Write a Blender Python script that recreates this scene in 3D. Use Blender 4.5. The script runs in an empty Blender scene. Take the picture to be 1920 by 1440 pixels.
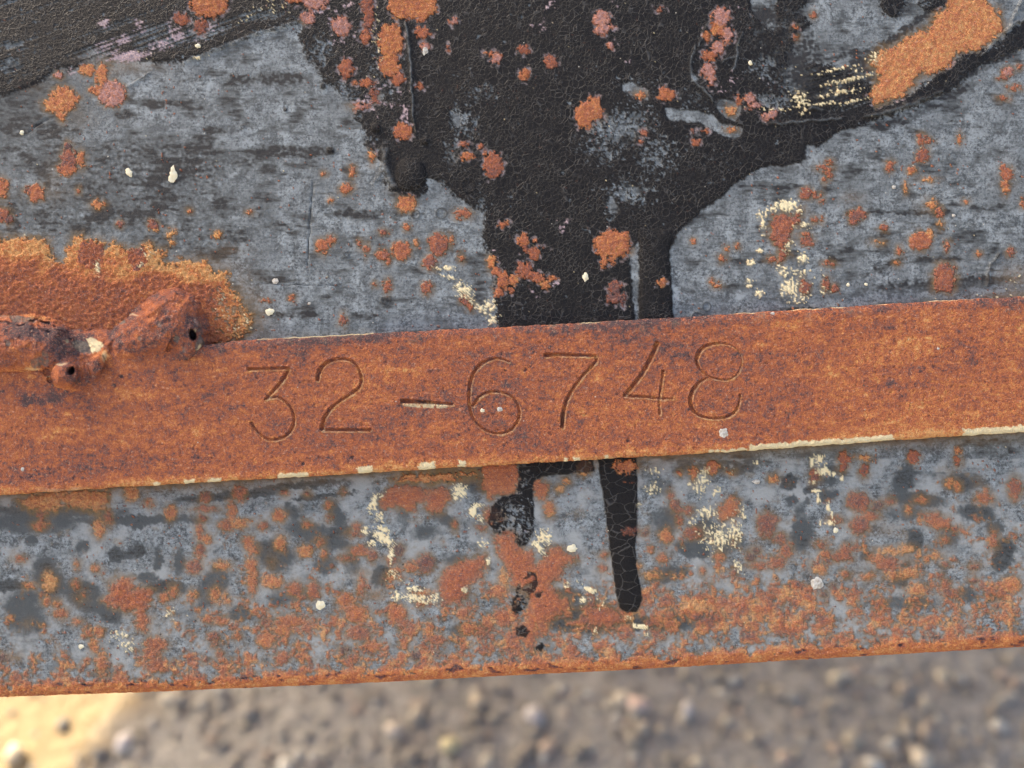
import bpy, math, random
import numpy as np
from mathutils import Vector, Matrix

sc = bpy.context.scene
R = math.radians
# ------------------------------------------------------------------ camera, sky, sun
PX = 0.00014                 # one photograph pixel on the steel, in metres
PITCH = 35.0                 # the steel face leans back; the camera looks square at it
CZ = 0.55                    # height of the picture centre above the ground
DPX = 1600.0                 # camera distance in photograph pixels
TILT = Matrix.Rotation(R(90-PITCH), 4, 'X')
BASE = Matrix.Translation((0, 0, CZ)) @ TILT
cam = bpy.data.cameras.new('camera'); camo = bpy.data.objects.new('camera', cam)
sc.collection.objects.link(camo); sc.camera = camo
camo.matrix_world = BASE @ Matrix.Translation((0, 0, DPX*PX))
cam.sensor_width = 36; cam.lens = 36*DPX/1920
cam.clip_start = 0.01; cam.clip_end = 200
cam.dof.use_dof = True; cam.dof.focus_distance = (DPX-20)*PX; cam.dof.aperture_fstop = 6.4

SUN_EL, SUN_AZ = 38.0, -50.0           # azimuth from +Y, negative towards -X
sdir = Vector((math.sin(R(SUN_AZ))*math.cos(R(SUN_EL)), math.cos(R(SUN_AZ))*math.cos(R(SUN_EL)), math.sin(R(SUN_EL))))
w = bpy.data.worlds.new('World'); sc.world = w; w.use_nodes = True
nt = w.node_tree; nt.nodes.clear()
sky = nt.nodes.new('ShaderNodeTexSky'); sky.sky_type = 'NISHITA'; sky.sun_disc = False
sky.sun_elevation = R(SUN_EL); sky.sun_rotation = R(SUN_AZ)
sky.air_density = 1.0; sky.dust_density = 9.0; sky.ozone_density = 0.0
bg = nt.nodes.new('ShaderNodeBackground'); bg.inputs[1].default_value = 0.15
wo = nt.nodes.new('ShaderNodeOutputWorld')
nt.links.new(sky.outputs[0], bg.inputs[0]); nt.links.new(bg.outputs[0], wo.inputs[0])
sl = bpy.data.lights.new('sun', 'SUN'); sl.energy = 3.0; sl.angle = R(0.53); sl.color = (1.0, 0.91, 0.74)
so = bpy.data.objects.new('sun', sl); sc.collection.objects.link(so)
so.rotation_euler = sdir.to_track_quat('Z', 'Y').to_euler()
vs = sc.view_settings; vs.view_transform = 'Standard'; vs.look = 'None'; vs.gamma = 1; vs.exposure = 1.85

# ------------------------------------------------------------------ noise and shape tools
rng = np.random.default_rng(7)
def perlin(x, y, seed=0):
    r = np.random.default_rng(1000+seed)
    perm = r.permutation(512); perm = np.concatenate([perm, perm])
    ang = r.random(512)*2*np.pi; gx, gy = np.cos(ang).astype(np.float32), np.sin(ang).astype(np.float32)
    xi = np.floor(x).astype(np.int32); yi = np.floor(y).astype(np.int32)
    xf = (x-xi).astype(np.float32); yf = (y-yi).astype(np.float32)
    def g(ix, iy, fx, fy):
        h = perm[(perm[ix & 511]+iy) & 511]
        return gx[h]*fx+gy[h]*fy
    u = xf*xf*xf*(xf*(xf*6-15)+10); v = yf*yf*yf*(yf*(yf*6-15)+10)
    a = g(xi, yi, xf, yf); b = g(xi+1, yi, xf-1, yf); c = g(xi, yi+1, xf, yf-1); d = g(xi+1, yi+1, xf-1, yf-1)
    return (a+(b-a)*u+((c+(d-c)*u)-(a+(b-a)*u))*v)*1.5
def fbm(U, V, scale, octv=3, seed=0, ax=1.0, rough=0.55):
    o = np.zeros(U.shape, np.float32); a = 1.0; t = 0
    for i in range(octv):
        s = scale/(2**i)
        o += a*perlin(U/(s*ax), V/s, seed*17+i); t += a; a *= rough
    return o/t
def sstep(a, b, x):
    t = np.clip((x-a)/(b-a), 0, 1); return t*t*(3-2*t)
def lerp(a, b, t): return a+(b-a)*t
def poly_sd(U, V, pts):
    """signed distance, positive inside"""
    P = np.array(pts, float); n = len(P); d = np.full(U.shape, 1e9, np.float32); ins = np.zeros(U.shape, bool)
    for i in range(n):
        x0, y0 = P[i]; x1, y1 = P[(i+1) % n]; ex, ey = x1-x0, y1-y0
        t = np.clip(((U-x0)*ex+(V-y0)*ey)/(ex*ex+ey*ey+1e-9), 0, 1)
        d = np.minimum(d, np.hypot(U-x0-t*ex, V-y0-t*ey))
        c = ((y0 > V) != (y1 > V)) & (U < ex*(V-y0)/(ey if ey else 1e-9)+x0)
        ins ^= c
    return np.where(ins, d, -d).astype(np.float32)
def win(U, V, x0, x1, y0, y1):
    """row and column slices of the grid that cover a window"""
    cu = U[0]; c0 = np.searchsorted(cu, x0); c1 = np.searchsorted(cu, x1)+1
    c1 = max(c1, c0+1)
    sub = V[:, c0:c1]; rows = np.where(((sub > y0) & (sub < y1)).any(axis=1))[0] if sub.size else []
    if len(rows) == 0: return None
    return (slice(rows[0], rows[-1]+1), slice(c0, c1))
def st_poly(F, U, V, pts, pad=30):
    P = np.array(pts); w_ = win(U, V, P[:, 0].min()-pad, P[:, 0].max()+pad, P[:, 1].min()-pad, P[:, 1].max()+pad)
    if w_ is None: return None, None
    d = poly_sd(F[0][w_], F[1][w_], pts); return w_, d
def st_ell(F, U, V, x, y, rx, ry, ang=0, k=2.2, pad=10):
    r = max(rx, ry)*k+pad; w_ = win(U, V, x-r, x+r, y-r, y+r)
    if w_ is None: return None, None
    du, dv = F[0][w_]-x, F[1][w_]-y
    if ang: c, s = math.cos(R(ang)), math.sin(R(ang)); du, dv = du*c+dv*s, -du*s+dv*c
    q = np.sqrt((du/rx)**2+(dv/ry)**2); return w_, q
def st_line(F, U, V, pts, pad=14):
    """distance to a polyline with (x, y, halfwidth) and the interpolated half width"""
    P = np.array(pts, float); w_ = win(U, V, P[:, 0].min()-pad, P[:, 0].max()+pad, P[:, 1].min()-pad, P[:, 1].max()+pad)
    if w_ is None: return None, None, None
    u, v = F[0][w_], F[1][w_]; best = np.full(u.shape, 1e9, np.float32); hw = np.ones(u.shape, np.float32)
    for i in range(len(P)-1):
        x0, y0, a0 = P[i]; x1, y1, a1 = P[i+1]; ex, ey = x1-x0, y1-y0
        t = np.clip(((u-x0)*ex+(v-y0)*ey)/(ex*ex+ey*ey+1e-9), 0, 1)
        d = np.hypot(u-x0-t*ex, v-y0-t*ey); m = d < best
        best = np.where(m, d, best); hw = np.where(m, a0+(a1-a0)*t, hw)
    return w_, best, hw
def smooth_curve(pts, n=8):
    P = np.array(pts, float); P = np.vstack([2*P[0]-P[1], P, 2*P[-1]-P[-2]]); out = []
    for i in range(1, len(P)-2):
        p0, p1, p2, p3 = P[i-1:i+3]
        for k in range(n):
            t = k/n; out.append(0.5*((2*p1)+(-p0+p2)*t+(2*p0-5*p1+4*p2-p3)*t*t+(-p0+3*p1-3*p2+p3)*t**3))
    out.append(P[-2]); return np.array(out)

# ------------------------------------------------------------------ node tools
class NT:
    def __init__(s, name):
        s.m = bpy.data.materials.new(name); s.m.use_nodes = True; s.t = s.m.node_tree
        s.t.nodes.clear(); s.n = s.t.nodes
        s.out = s.n.new('ShaderNodeOutputMaterial')
    def _set(s, sock, v):
        if v is None: return
        if isinstance(v, bpy.types.NodeSocket): s.t.links.new(v, sock)
        elif isinstance(v, tuple) and len(v) == 3 and sock.type == 'RGBA': sock.default_value = (*v, 1)
        else: sock.default_value = v
    def math(s, op, a, b=0.5, c=None, clamp=False):
        n = s.n.new('ShaderNodeMath'); n.operation = op; n.use_clamp = clamp
        s._set(n.inputs[0], a); s._set(n.inputs[1], b)
        if c is not None: s._set(n.inputs[2], c)
        return n.outputs[0]
    def mix(s, f, a, b, mode='MIX'):
        n = s.n.new('ShaderNodeMix'); n.data_type = 'RGBA'; n.blend_type = mode; n.clamp_factor = True
        s._set(n.inputs[0], f); s._set(n.inputs[6], a); s._set(n.inputs[7], b); return n.outputs[2]
    def ramp01(s, x, a, b, lo=0.0, hi=1.0):
        n = s.n.new('ShaderNodeMapRange'); n.clamp = True; n.interpolation_type = 'SMOOTHSTEP'
        s._set(n.inputs[0], x); n.inputs[1].default_value = a; n.inputs[2].default_value = b
        n.inputs[3].default_value = lo; n.inputs[4].default_value = hi; return n.outputs[0]
    def noise(s, vec, size, detail=3, rough=0.55, dist=0.0):
        n = s.n.new('ShaderNodeTexNoise'); n.inputs['Scale'].default_value = 1.0/size
        n.inputs['Detail'].default_value = detail; n.inputs['Roughness'].default_value = rough
        n.inputs['Distortion'].default_value = dist; s._set(n.inputs['Vector'], vec); return n
    def ramp(s, x, stops):
        n = s.n.new('ShaderNodeValToRGB'); s._set(n.inputs[0], x); e = n.color_ramp.elements
        while len(e) > 1: e.remove(e[0])
        e[0].position = stops[0][0]; e[0].color = (*stops[0][1], 1)
        for p, c in stops[1:]:
            q = e.new(p); q.color = (*c, 1)
        return n.outputs[0]

def px_coords(N, sx=1, sy=1, off=0):
    tc = N.n.new('ShaderNodeTexCoord'); mp = N.n.new('ShaderNodeMapping')
    N._set(mp.inputs[0], tc.outputs['Object']); mp.inputs['Scale'].default_value = (sx/PX, sy/PX, 1/PX)
    mp.inputs['Location'].default_value = (off, off*1.7, 0); return mp.outputs[0]

# one weathered steel material: masks arrive as mesh attributes, grain and colour are made here
def steel_material():
    N = NT('weathered_painted_steel')
    P = px_coords(N); PH = px_coords(N, 0.22, 1, 300)
    A = N.n.new('ShaderNodeAttribute'); A.attribute_name = 'mask_a'
    B = N.n.new('ShaderNodeAttribute'); B.attribute_name = 'mask_b'
    sa = N.n.new('ShaderNodeSeparateColor'); N._set(sa.inputs[0], A.outputs['Color'])
    sb = N.n.new('ShaderNodeSeparateColor'); N._set(sb.inputs[0], B.outputs['Color'])
    rust, hue, black, cream = sa.outputs[0], sa.outputs[1], sa.outputs[2], A.outputs['Alpha']
    dark, halo, pink, big = sb.outputs[0], sb.outputs[1], sb.outputs[2], B.outputs['Alpha']
    nf = N.noise(P, 3.2, 3, 0.65).outputs[0]; nm = N.noise(P, 11, 4, 0.65).outputs[0]
    nl = N.noise(P, 55, 4, 0.6).outputs[0]; nh = N.noise(PH, 5, 3, 0.6).outputs[0]
    # bare dark steel scale: blue grey, mottled
    nx = N.noise(P, 5.5, 5, 0.8, 0.3).outputs[0]; nu = N.noise(P, 26, 5, 0.75, 0.5).outputs[0]
    nb = N.noise(px_coords(N, 0.10, 1, 900), 3.4, 4, 0.7).outputs[0]
    g = N.math('ADD', N.math('MULTIPLY', nu, 0.45), N.math('MULTIPLY', nx, 0.42)); g = N.math('ADD', g, N.math('MULTIPLY', nb, 0.13))
    g = N.ramp01(g, 0.41, 0.585)
    grey = N.mix(g, (0.062, 0.069, 0.072), (0.320, 0.350, 0.355))
    grey = N.mix(N.ramp01(nl, 0.38, 0.62, 0, 0.55), grey, (0.115, 0.124, 0.126))
    grey = N.mix(N.ramp01(nx, 0.60, 0.72, 0, 0.5), grey, (0.45, 0.50, 0.52))
    grey = N.mix(N.ramp01(nx, 0.46, 0.34, 0, 0.85), grey, (0.055, 0.055, 0.058))
    dk = N.math('ADD', dark, N.math('ADD', N.math('MULTIPLY', N.math('SUBTRACT', nx, 0.5), 1.1), N.math('MULTIPLY', N.math('SUBTRACT', nh, 0.5), 0.7)))
    grey_up = N.mix(N.ramp01(dark, 0.0, 0.65, 0, 0.72), grey, (0.082, 0.088, 0.086))
    grey_up = N.mix(N.ramp01(dk, 0.38, 0.95), grey_up, (0.028, 0.027, 0.027))
    dl = N.math('ADD', dark, N.math('MULTIPLY', N.math('SUBTRACT', nu, 0.5), 0.9))
    grey_lo = N.mix(N.ramp01(nl, 0.45, 0.62, 0, 0.75), grey, (0.36, 0.372, 0.360))
    grey_lo = N.mix(N.ramp01(N.noise(P, 38, 4, 0.7).outputs[0], 0.52, 0.70, 0, 0.5), grey_lo, (0.20, 0.150, 0.095))
    grey_lo = N.mix(N.ramp01(dl, 0.08, 0.75), grey_lo, (0.072, 0.080, 0.082))
    grey_lo = N.mix(N.ramp01(dk, 0.80, 1.25), grey_lo, (0.028, 0.027, 0.027))
    grey = N.mix(big, grey_up, grey_lo)
    olive = N.mix(N.ramp01(nm, 0.3, 0.7), (0.25, 0.135, 0.04), (0.12, 0.085, 0.045))
    col = N.mix(N.math('MULTIPLY', halo, N.ramp01(nm, 0.2, 0.6, 0.55, 1.0)), grey, olive)
    # crackled black paint
    vc = N.n.new('ShaderNodeTexVoronoi'); vc.feature = 'DISTANCE_TO_EDGE'
    wp = N.noise(P, 14, 3, 0.6); wv = N.n.new('ShaderNodeVectorMath'); wv.operation = 'MULTIPLY_ADD'
    N._set(wv.inputs[0], wp.outputs['Color']); wv.inputs[1].default_value = (9, 9, 0); N._set(wv.inputs[2], P)
    N._set(vc.inputs['Vector'], wv.outputs[0]); vc.inputs['Scale'].default_value = 1/12.0
    PB = px_coords(N, 0.62, 1, 80)
    wb = N.n.new('ShaderNodeVectorMath'); wb.operation = 'MULTIPLY_ADD'
    N._set(wb.inputs[0], wp.outputs['Color']); wb.inputs[1].default_value = (8, 8, 0); N._set(wb.inputs[2], PB)
    vb = N.n.new('ShaderNodeTexVoronoi'); vb.feature = 'DISTANCE_TO_EDGE'
    N._set(vb.inputs['Vector'], wb.outputs[0]); vb.inputs['Scale'].default_value = 1/19.0
    vf = N.n.new('ShaderNodeTexVoronoi'); vf.feature = 'DISTANCE_TO_EDGE'
    N._set(vf.inputs['Vector'], wv.outputs[0]); vf.inputs['Scale'].default_value = 1/7.0
    ckm = N.n.new('ShaderNodeMix'); N._set(ckm.inputs[0], N.ramp01(N.noise(P, 70, 3, 0.7).outputs[0], 0.46, 0.54))
    N._set(ckm.inputs[2], N.ramp01(vc.outputs['Distance'], 0.012, 0.075, 1, 0)); N._set(ckm.inputs[3], N.ramp01(vf.outputs['Distance'], 0.02, 0.11, 0.8, 0))
    ck = ckm.outputs[0]
    ckb = N.ramp01(vb.outputs['Distance'], 0.01, 0.05, 1, 0)
    crack = N.n.new('ShaderNodeMix'); N._set(crack.inputs[0], big); N._set(crack.inputs[2], ck); N._set(crack.inputs[3], ckb)
    crack = N.math('MULTIPLY', crack.outputs[0], N.math('MAXIMUM', N.math('MULTIPLY', big, 0.9), N.ramp01(N.noise(P, 45, 3, 0.6).outputs[0], 0.36, 0.62, 0.2, 0.95)))
    blk = N.mix(nm, (0.0068, 0.0060, 0.0060), (0.0185, 0.0168, 0.0168))
    blk = N.mix(crack, blk, (0.070, 0.067, 0.064))
    blk = N.mix(N.ramp01(nx, 0.66, 0.78, 0, 0.5), blk, (0.14, 0.13, 0.125))
    col = N.mix(black, col, blk)
    pk = N.mix(N.ramp01(nf, 0.35, 0.65), (0.33, 0.26, 0.29), (0.60, 0.43, 0.42))
    col = N.mix(pink, col, pk)
    # rust
    nr = N.noise(P, 16, 6, 0.72, 0.4).outputs[0]; ns = N.noise(P, 2.6, 2, 0.6).outputs[0]
    nq = N.noise(P, 5.5, 4, 0.8, 0.3).outputs[0]
    h = N.math('ADD', hue, N.math('MULTIPLY', N.math('SUBTRACT', nr, 0.5), 1.0))
    h = N.math('ADD', h, N.math('MULTIPLY', N.math('SUBTRACT', nq, 0.5), 1.15))
    h = N.math('ADD', h, N.math('MULTIPLY', N.math('SUBTRACT', ns, 0.5), 0.8), clamp=True)
    rc = N.ramp(h, [(0.0, (0.70, 0.36, 0.135)), (0.2, (0.60, 0.225, 0.075)), (0.42, (0.475, 0.150, 0.062)),
                    (0.62, (0.36, 0.112, 0.057)), (0.8, (0.24, 0.098, 0.074)), (1.0, (0.10, 0.066, 0.066))])
    rc = N.mix(N.ramp01(N.noise(P, 4.2, 3, 0.7).outputs[0], 0.58, 0.74, 0, 0.55), rc, (0.085, 0.040, 0.032))
    rc = N.mix(N.ramp01(N.noise(P, 5, 4, 0.8, 0.5).outputs[0], 0.54, 0.70, 0, 0.5), rc, (0.84, 0.50, 0.32))
    rc = N.mix(N.math('MULTIPLY', N.math('MULTIPLY', pink, rust), N.ramp01(nq, 0.35, 0.6, 0.3, 1.0)), rc, (0.56, 0.33, 0.30))
    col = N.mix(rust, col, rc)
    cr = N.mix(N.ramp01(nm, 0.45, 0.75, 0, 0.6), (0.84, 0.71, 0.43), (0.74, 0.50, 0.25))
    col = N.mix(cream, col, cr)
    # tiny pale dust specks and dark pits
    vd = N.n.new('ShaderNodeTexVoronoi'); vd.feature = 'F1'; N._set(vd.inputs['Vector'], P); vd.inputs['Scale'].default_value = 1/26.0
    sc2 = N.n.new('ShaderNodeSeparateColor'); N._set(sc2.inputs[0], vd.outputs['Color'])
    sp = N.math('MULTIPLY', N.ramp01(vd.outputs['Distance'], 0.035, 0.06, 1, 0), N.ramp01(sc2.outputs[0], 0.78, 0.80))
    col = N.mix(N.math('MULTIPLY', sp, 0.8), col, (0.62, 0.57, 0.47))
    pt = N.math('MULTIPLY', N.ramp01(vd.outputs['Distance'], 0.05, 0.09, 1, 0), N.ramp01(sc2.outputs[1], 0.88, 0.90))
    col = N.mix(N.math('MULTIPLY', pt, 0.7), col, (0.03, 0.025, 0.022))
    bs = N.n.new('ShaderNodeBsdfPrincipled'); N._set(bs.inputs['Base Color'], col)
    ro = N.n.new('ShaderNodeMix'); N._set(ro.inputs[0], black); ro.inputs[2].default_value = 0.52; ro.inputs[3].default_value = 0.30
    r2 = N.n.new('ShaderNodeMix'); N._set(r2.inputs[0], rust); N._set(r2.inputs[2], ro.outputs[0]); r2.inputs[3].default_value = 0.85
    r3 = N.math('ADD', r2.outputs[0], N.math('MULTIPLY', N.math('SUBTRACT', nf, 0.5), 0.4), clamp=True)
    N._set(bs.inputs['Roughness'], r3)
    spn = N.n.new('ShaderNodeMix'); N._set(spn.inputs[0], rust); spn.inputs[2].default_value = 0.24; spn.inputs[3].default_value = 0.22
    N._set(bs.inputs['Specular IOR Level'], N.math('MULTIPLY', spn.outputs[0], N.math('SUBTRACT', 1.0, N.math('MULTIPLY', black, 0.5))))
    # relief finer than the mesh, heights in pixels
    hr = N.math('MULTIPLY', rust, N.math('ADD', N.math('MULTIPLY', ns, 2.8), N.math('MULTIPLY', nf, 4.5)))
    hg = N.math('ADD', N.math('MULTIPLY', nf, 1.2), N.math('MULTIPLY', nx, 1.8))
    hb = N.math('MULTIPLY', black, N.math('MULTIPLY', crack, 1.8))
    hh = N.math('ADD', N.math('ADD', hr, hg), N.math('ADD', hb, N.math('MULTIPLY', cream, N.math('MULTIPLY', nm, 1.5))))
    hh = N.math('SUBTRACT', hh, N.math('MULTIPLY', pt, 1.5))
    bp = N.n.new('ShaderNodeBump'); bp.inputs['Strength'].default_value = 1.0; bp.inputs['Distance'].default_value = PX
    N._set(bp.inputs['Height'], hh); N._set(bs.inputs['Normal'], bp.outputs[0])
    N.t.links.new(bs.outputs[0], N.out.inputs[0]); return N.m

def plain_material(name, c1, c2, size, rough=0.7, bump=0.5, dist=PX, specks=None, k=PX):
    N = NT(name); tc = N.n.new('ShaderNodeTexCoord'); mp = N.n.new('ShaderNodeMapping')
    N._set(mp.inputs[0], tc.outputs['Object']); mp.inputs['Scale'].default_value = (1/k,)*3
    n1 = N.noise(mp.outputs[0], size, 5, 0.65).outputs[0]; n2 = N.noise(mp.outputs[0], size*0.2, 3, 0.6).outputs[0]
    col = N.mix(N.ramp01(n1, 0.32, 0.68), c1, c2)
    if specks: col = N.mix(N.ramp01(n2, 0.56, 0.68, 0, 0.7), col, specks)
    bs = N.n.new('ShaderNodeBsdfPrincipled'); N._set(bs.inputs['Base Color'], col); bs.inputs['Roughness'].default_value = rough
    bp = N.n.new('ShaderNodeBump'); bp.inputs['Strength'].default_value = bump; bp.inputs['Distance'].default_value = dist
    N._set(bp.inputs['Height'], n2); N._set(bs.inputs['Normal'], bp.outputs[0])
    N.t.links.new(bs.outputs[0], N.out.inputs[0]); return N.m

STEEL = steel_material()

# ------------------------------------------------------------------ mesh tools
def link(name, me, mat, parent=None):
    o = bpy.data.objects.new(name, me); sc.collection.objects.link(o)
    if mat: me.materials.append(mat)
    if parent: o.parent = parent
    return o
def raw_mesh(name, co, quads, smooth=True):
    me = bpy.data.meshes.new(name); nq = len(quads); k = quads.shape[1]
    me.vertices.add(len(co)); me.vertices.foreach_set('co', np.ascontiguousarray(co, np.float32).ravel())
    me.loops.add(nq*k); me.loops.foreach_set('vertex_index', np.ascontiguousarray(quads, np.int32).ravel())
    me.polygons.add(nq); me.polygons.foreach_set('loop_start', np.arange(0, nq*k, k, dtype=np.int32))
    me.polygons.foreach_set('loop_total', np.full(nq, k, np.int32))
    me.polygons.foreach_set('use_smooth', np.full(nq, smooth, bool))
    me.update(calc_edges=True); return me
def grid_quads(nr, nc):
    i = np.arange(nr*nc).reshape(nr, nc)
    return np.stack([i[:-1, :-1], i[1:, :-1], i[1:, 1:], i[:-1, 1:]], -1).reshape(-1, 4)
def to_local(U, V, H): return np.stack([(U-960)*PX, (720-V)*PX, H*PX], -1).reshape(-1, 3)
def field_mesh(name, X, Q, A, B, parent, face_mask=None):
    """object from grid points, keeping only the masked faces"""
    if face_mask is not None:
        Q = Q[face_mask]; used = np.unique(Q); re = np.zeros(len(X), np.int64); re[used] = np.arange(len(used))
        Q = re[Q]; X, A, B = X[used], A[used], B[used]
    me = raw_mesh(name, X, Q)
    for nm, d in (('mask_a', A), ('mask_b', B)):
        at = me.attributes.new(nm, 'FLOAT_COLOR', 'POINT'); at.data.foreach_set('color', np.ascontiguousarray(d, np.float32).ravel())
    return link(name, me, STEEL, parent)

frame = bpy.data.objects.new('steel_frame', None); sc.collection.objects.link(frame)
frame.matrix_world = BASE; frame.empty_display_size = 0.1
frame['label'] = 'weathered grey and black steel frame with a rusty welded bar stamped 32-6748'
frame['category'] = 'machine frame'

# ------------------------------------------------------------------ what is where (photograph pixels on the steel)
#@LISTS
BLACK = [
 [(575,-300),(590,0),(575,40),(560,62),(566,100),(590,128),(612,160),(628,163),(642,188),(666,195),(662,222),(684,242),(690,256),(683,272),(702,286),(716,312),(724,344),(744,364),(768,372),(796,366),(801,336),(830,342),(852,366),(884,386),(903,404),(906,442),(917,482),(926,522),(928,570),(934,640),(1180,640),(1190,600),(1186,540),(1181,470),(1196,455),(1198,500),(1196,560),(1196,640),(1268,640),(1262,580),(1258,520),(1256,470),(1272,438),(1300,410),(1328,386),(1354,370),(1378,346),(1402,333),(1416,318),(1445,312),(1476,311),(1500,306),(1518,290),(1534,276),(1552,266),(1566,248),(1602,242),(1640,228),(1700,206),(1762,182),(1800,160),(1830,126),(1872,112),(1960,72),(1960,20),(1900,50),(1866,86),(1830,96),(1802,98),(1780,122),(1700,180),(1640,206),(1630,160),(1600,138),(1560,122),(1506,114),(1484,86),(1502,62),(1520,44),(1498,24),(1514,6),(1512,-300)],
 [(-300,-300),(610,-300),(606,10),(560,42),(480,64),(400,96),(345,114),(290,116),(236,112),(196,110),(160,122),(130,128),(100,134),(70,158),(40,168),(0,180),(-300,260)],
 [(1646,-300),(1700,-300),(1700,14),(1680,34),(1664,34),(1650,12)],
 [(1716,-300),(1790,-300),(1780,14),(1740,22),(1722,12)],
 [(966,840),(1112,838),(1114,884),(1060,890),(1018,894),(1000,908),(1001,942),(1004,986),(999,1002),(988,1022),(974,1026),(958,1004),(926,1000),(917,975),(922,946),(940,930),(964,926),(974,896)],
 [(972,1094),(992,1070),(1004,1075),(1010,1096),(1002,1112),(1016,1108),(1014,1122),(992,1122),(984,1140),(970,1152),(960,1150),(957,1130),(966,1116)],
 [(1006,1212),(1016,1204),(1022,1212),(1016,1222),(1008,1220)],
 [(966,1178),(980,1170),(990,1180),(996,1184),(986,1196),(970,1192)]]
UNBLACK = [  # grey shows through the black here
 [(1402,-60),(1450,-60),(1452,16),(1464,44),(1448,62),(1426,42),(1410,18)],
 [(1476,96),(1500,100),(1508,150),(1482,142)],
 [(1249,203),(1262,202),(1274,206),(1305,208),(1335,216),(1352,232),(1375,236),(1392,240),(1394,252),(1380,260),(1362,256),(1340,244),(1310,230),(1275,226),(1256,227),(1248,215)],
 [(1168,158),(1185,157),(1205,163),(1217,172),(1214,186),(1198,186),(1180,174),(1168,170)],
 [(1344,190),(1352,186),(1390,196),(1388,214),(1378,226),(1360,220),(1346,206)],
 [(848,214),(858,210),(866,224),(862,236),(850,234)],
 [(1296,136),(1306,140),(1310,150),(1296,154)],
 [(1142,370),(1150,372),(1158,392),(1156,398),(1142,396)],
 [(1512,276),(1526,272),(1532,290),(1520,300),(1510,292)],
 [(690,190),(706,178),(714,170),(720,186),(706,196)]]
DRIPS = [
 [(1122,840),(1196,840),(1194,880),(1196,930),(1195,980),(1192,1030),(1193,1060),(1200,1092),(1204,1120),(1201,1136),(1190,1147),(1176,1149),(1162,1140),(1156,1120),(1150,1080),(1143,1030),(1136,970),(1129,920),(1122,880)],
 [(1197,430),(1262,430),(1256,470),(1256,500),(1260,540),(1264,640),(1197,640),(1198,560),(1199,490)]]
# rusty outlines: hue (0 ochre .. 1 purple), points
RUSTP = [
 (.20,[(1775,-60),(1828,-60),(1852,12),(1874,22),(1879,60),(1852,80),(1832,92),(1796,100),(1780,122),(1755,136),(1722,142),(1706,164),(1690,184),(1662,188),(1642,198),(1626,178),(1646,158),(1650,138),(1632,118),(1648,94),(1682,88),(1702,68),(1742,54),(1756,24),(1774,18)]),
 (.42,[(-400,452),(0,448),(50,446),(92,452),(96,486),(118,492),(136,448),(150,440),(160,450),(190,452),(198,468),(214,458),(246,470),(276,458),(310,472),(300,492),(322,496),(336,488),(386,492),(402,512),(424,508),(428,534),(446,552),(462,582),(474,600),(468,622),(436,636),(392,656),(360,720),(0,760),(-400,760)]),
 (.35,[(724,-80),(728,20),(740,38),(764,36),(778,34),(786,46),(796,36),(816,26),(820,10),(812,-80)]),
 (.36,[(1075,214),(1086,194),(1102,190),(1106,182),(1122,184),(1132,202),(1128,222),(1110,228),(1106,240),(1088,242),(1080,228)]),
 (.36,[(1116,452),(1122,442),(1134,438),(1142,431),(1160,434),(1178,438),(1182,452),(1180,474),(1166,484),(1158,478),(1152,494),(1146,496),(1142,480),(1138,500),(1130,505),(1126,492),(1128,478),(1116,474)]),
 (.65,[(1444,424),(1454,404),(1472,402),(1484,408),(1500,392),(1507,398),(1500,412),(1484,432),(1480,452),(1468,462),(1476,478),(1462,492),(1458,484),(1462,468),(1450,452),(1444,440)]),
 (.62,[(1752,512),(1760,498),(1774,496),(1788,506),(1790,530),(1784,548),(1762,544),(1750,540)]),
 (.50,[(228,1082),(244,1084),(250,1104),(268,1103),(288,1108),(282,1128),(274,1144),(280,1168),(276,1184),(260,1180),(254,1162),(256,1146),(234,1146),(194,1126),(204,1116),(208,1098)]),
 (.02,[(24,932),(60,916),(150,910),(212,906),(208,958),(190,972),(160,962),(120,956),(84,972),(52,962),(34,950)]),
 (.50,[(714,930),(734,914),(760,910),(790,916),(802,926),(800,940),(778,946),(782,956),(762,956),(744,950),(722,953),(712,942)]),
 (.50,[(800,918),(838,914),(846,934),(834,950),(826,962),(802,956),(797,936)]),
 (.12,[(724,898),(760,880),(900,876),(904,902),(860,908),(800,914),(740,912)]),
 (.45,[(902,870),(968,868),(974,898),(962,930),(934,926),(916,934),(904,914)]),
 (.55,[(868,1052),(892,1044),(910,1040),(912,1060),(898,1082),(880,1096),(872,1122),(866,1134),(848,1130),(832,1138),(826,1110),(822,1088),(838,1066)]),
 (.50,[(924,1003),(950,998),(964,1000),(974,1030),(998,1034),(1004,1060),(1018,1048),(1032,1028),(1046,1028),(1062,1036),(1080,1046),(1068,1060),(1056,1062),(1050,1082),(1030,1096),(1044,1104),(1058,1124),(1072,1140),(1046,1152),(1012,1176),(1004,1200),(996,1224),(980,1200),(988,1150),(992,1122),(980,1112),(962,1100),(950,1068),(938,1040)]),
 (.58,[(1090,1142),(1110,1136),(1140,1140),(1160,1146),(1166,1166),(1150,1178),(1120,1176),(1100,1162)]),
 (.40,[(1348,966),(1352,948),(1372,932),(1384,944),(1384,964),(1356,978)]),
 (.62,[(1568,1036),(1584,1022),(1596,1024),(1606,1016),(1606,1026),(1592,1034),(1600,1046),(1584,1048),(1564,1052),(1562,1044)]),
 (.5,[(1726,966),(1740,970),(1756,960),(1762,972),(1780,972),(1780,990),(1760,992),(1742,982)])]
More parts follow.
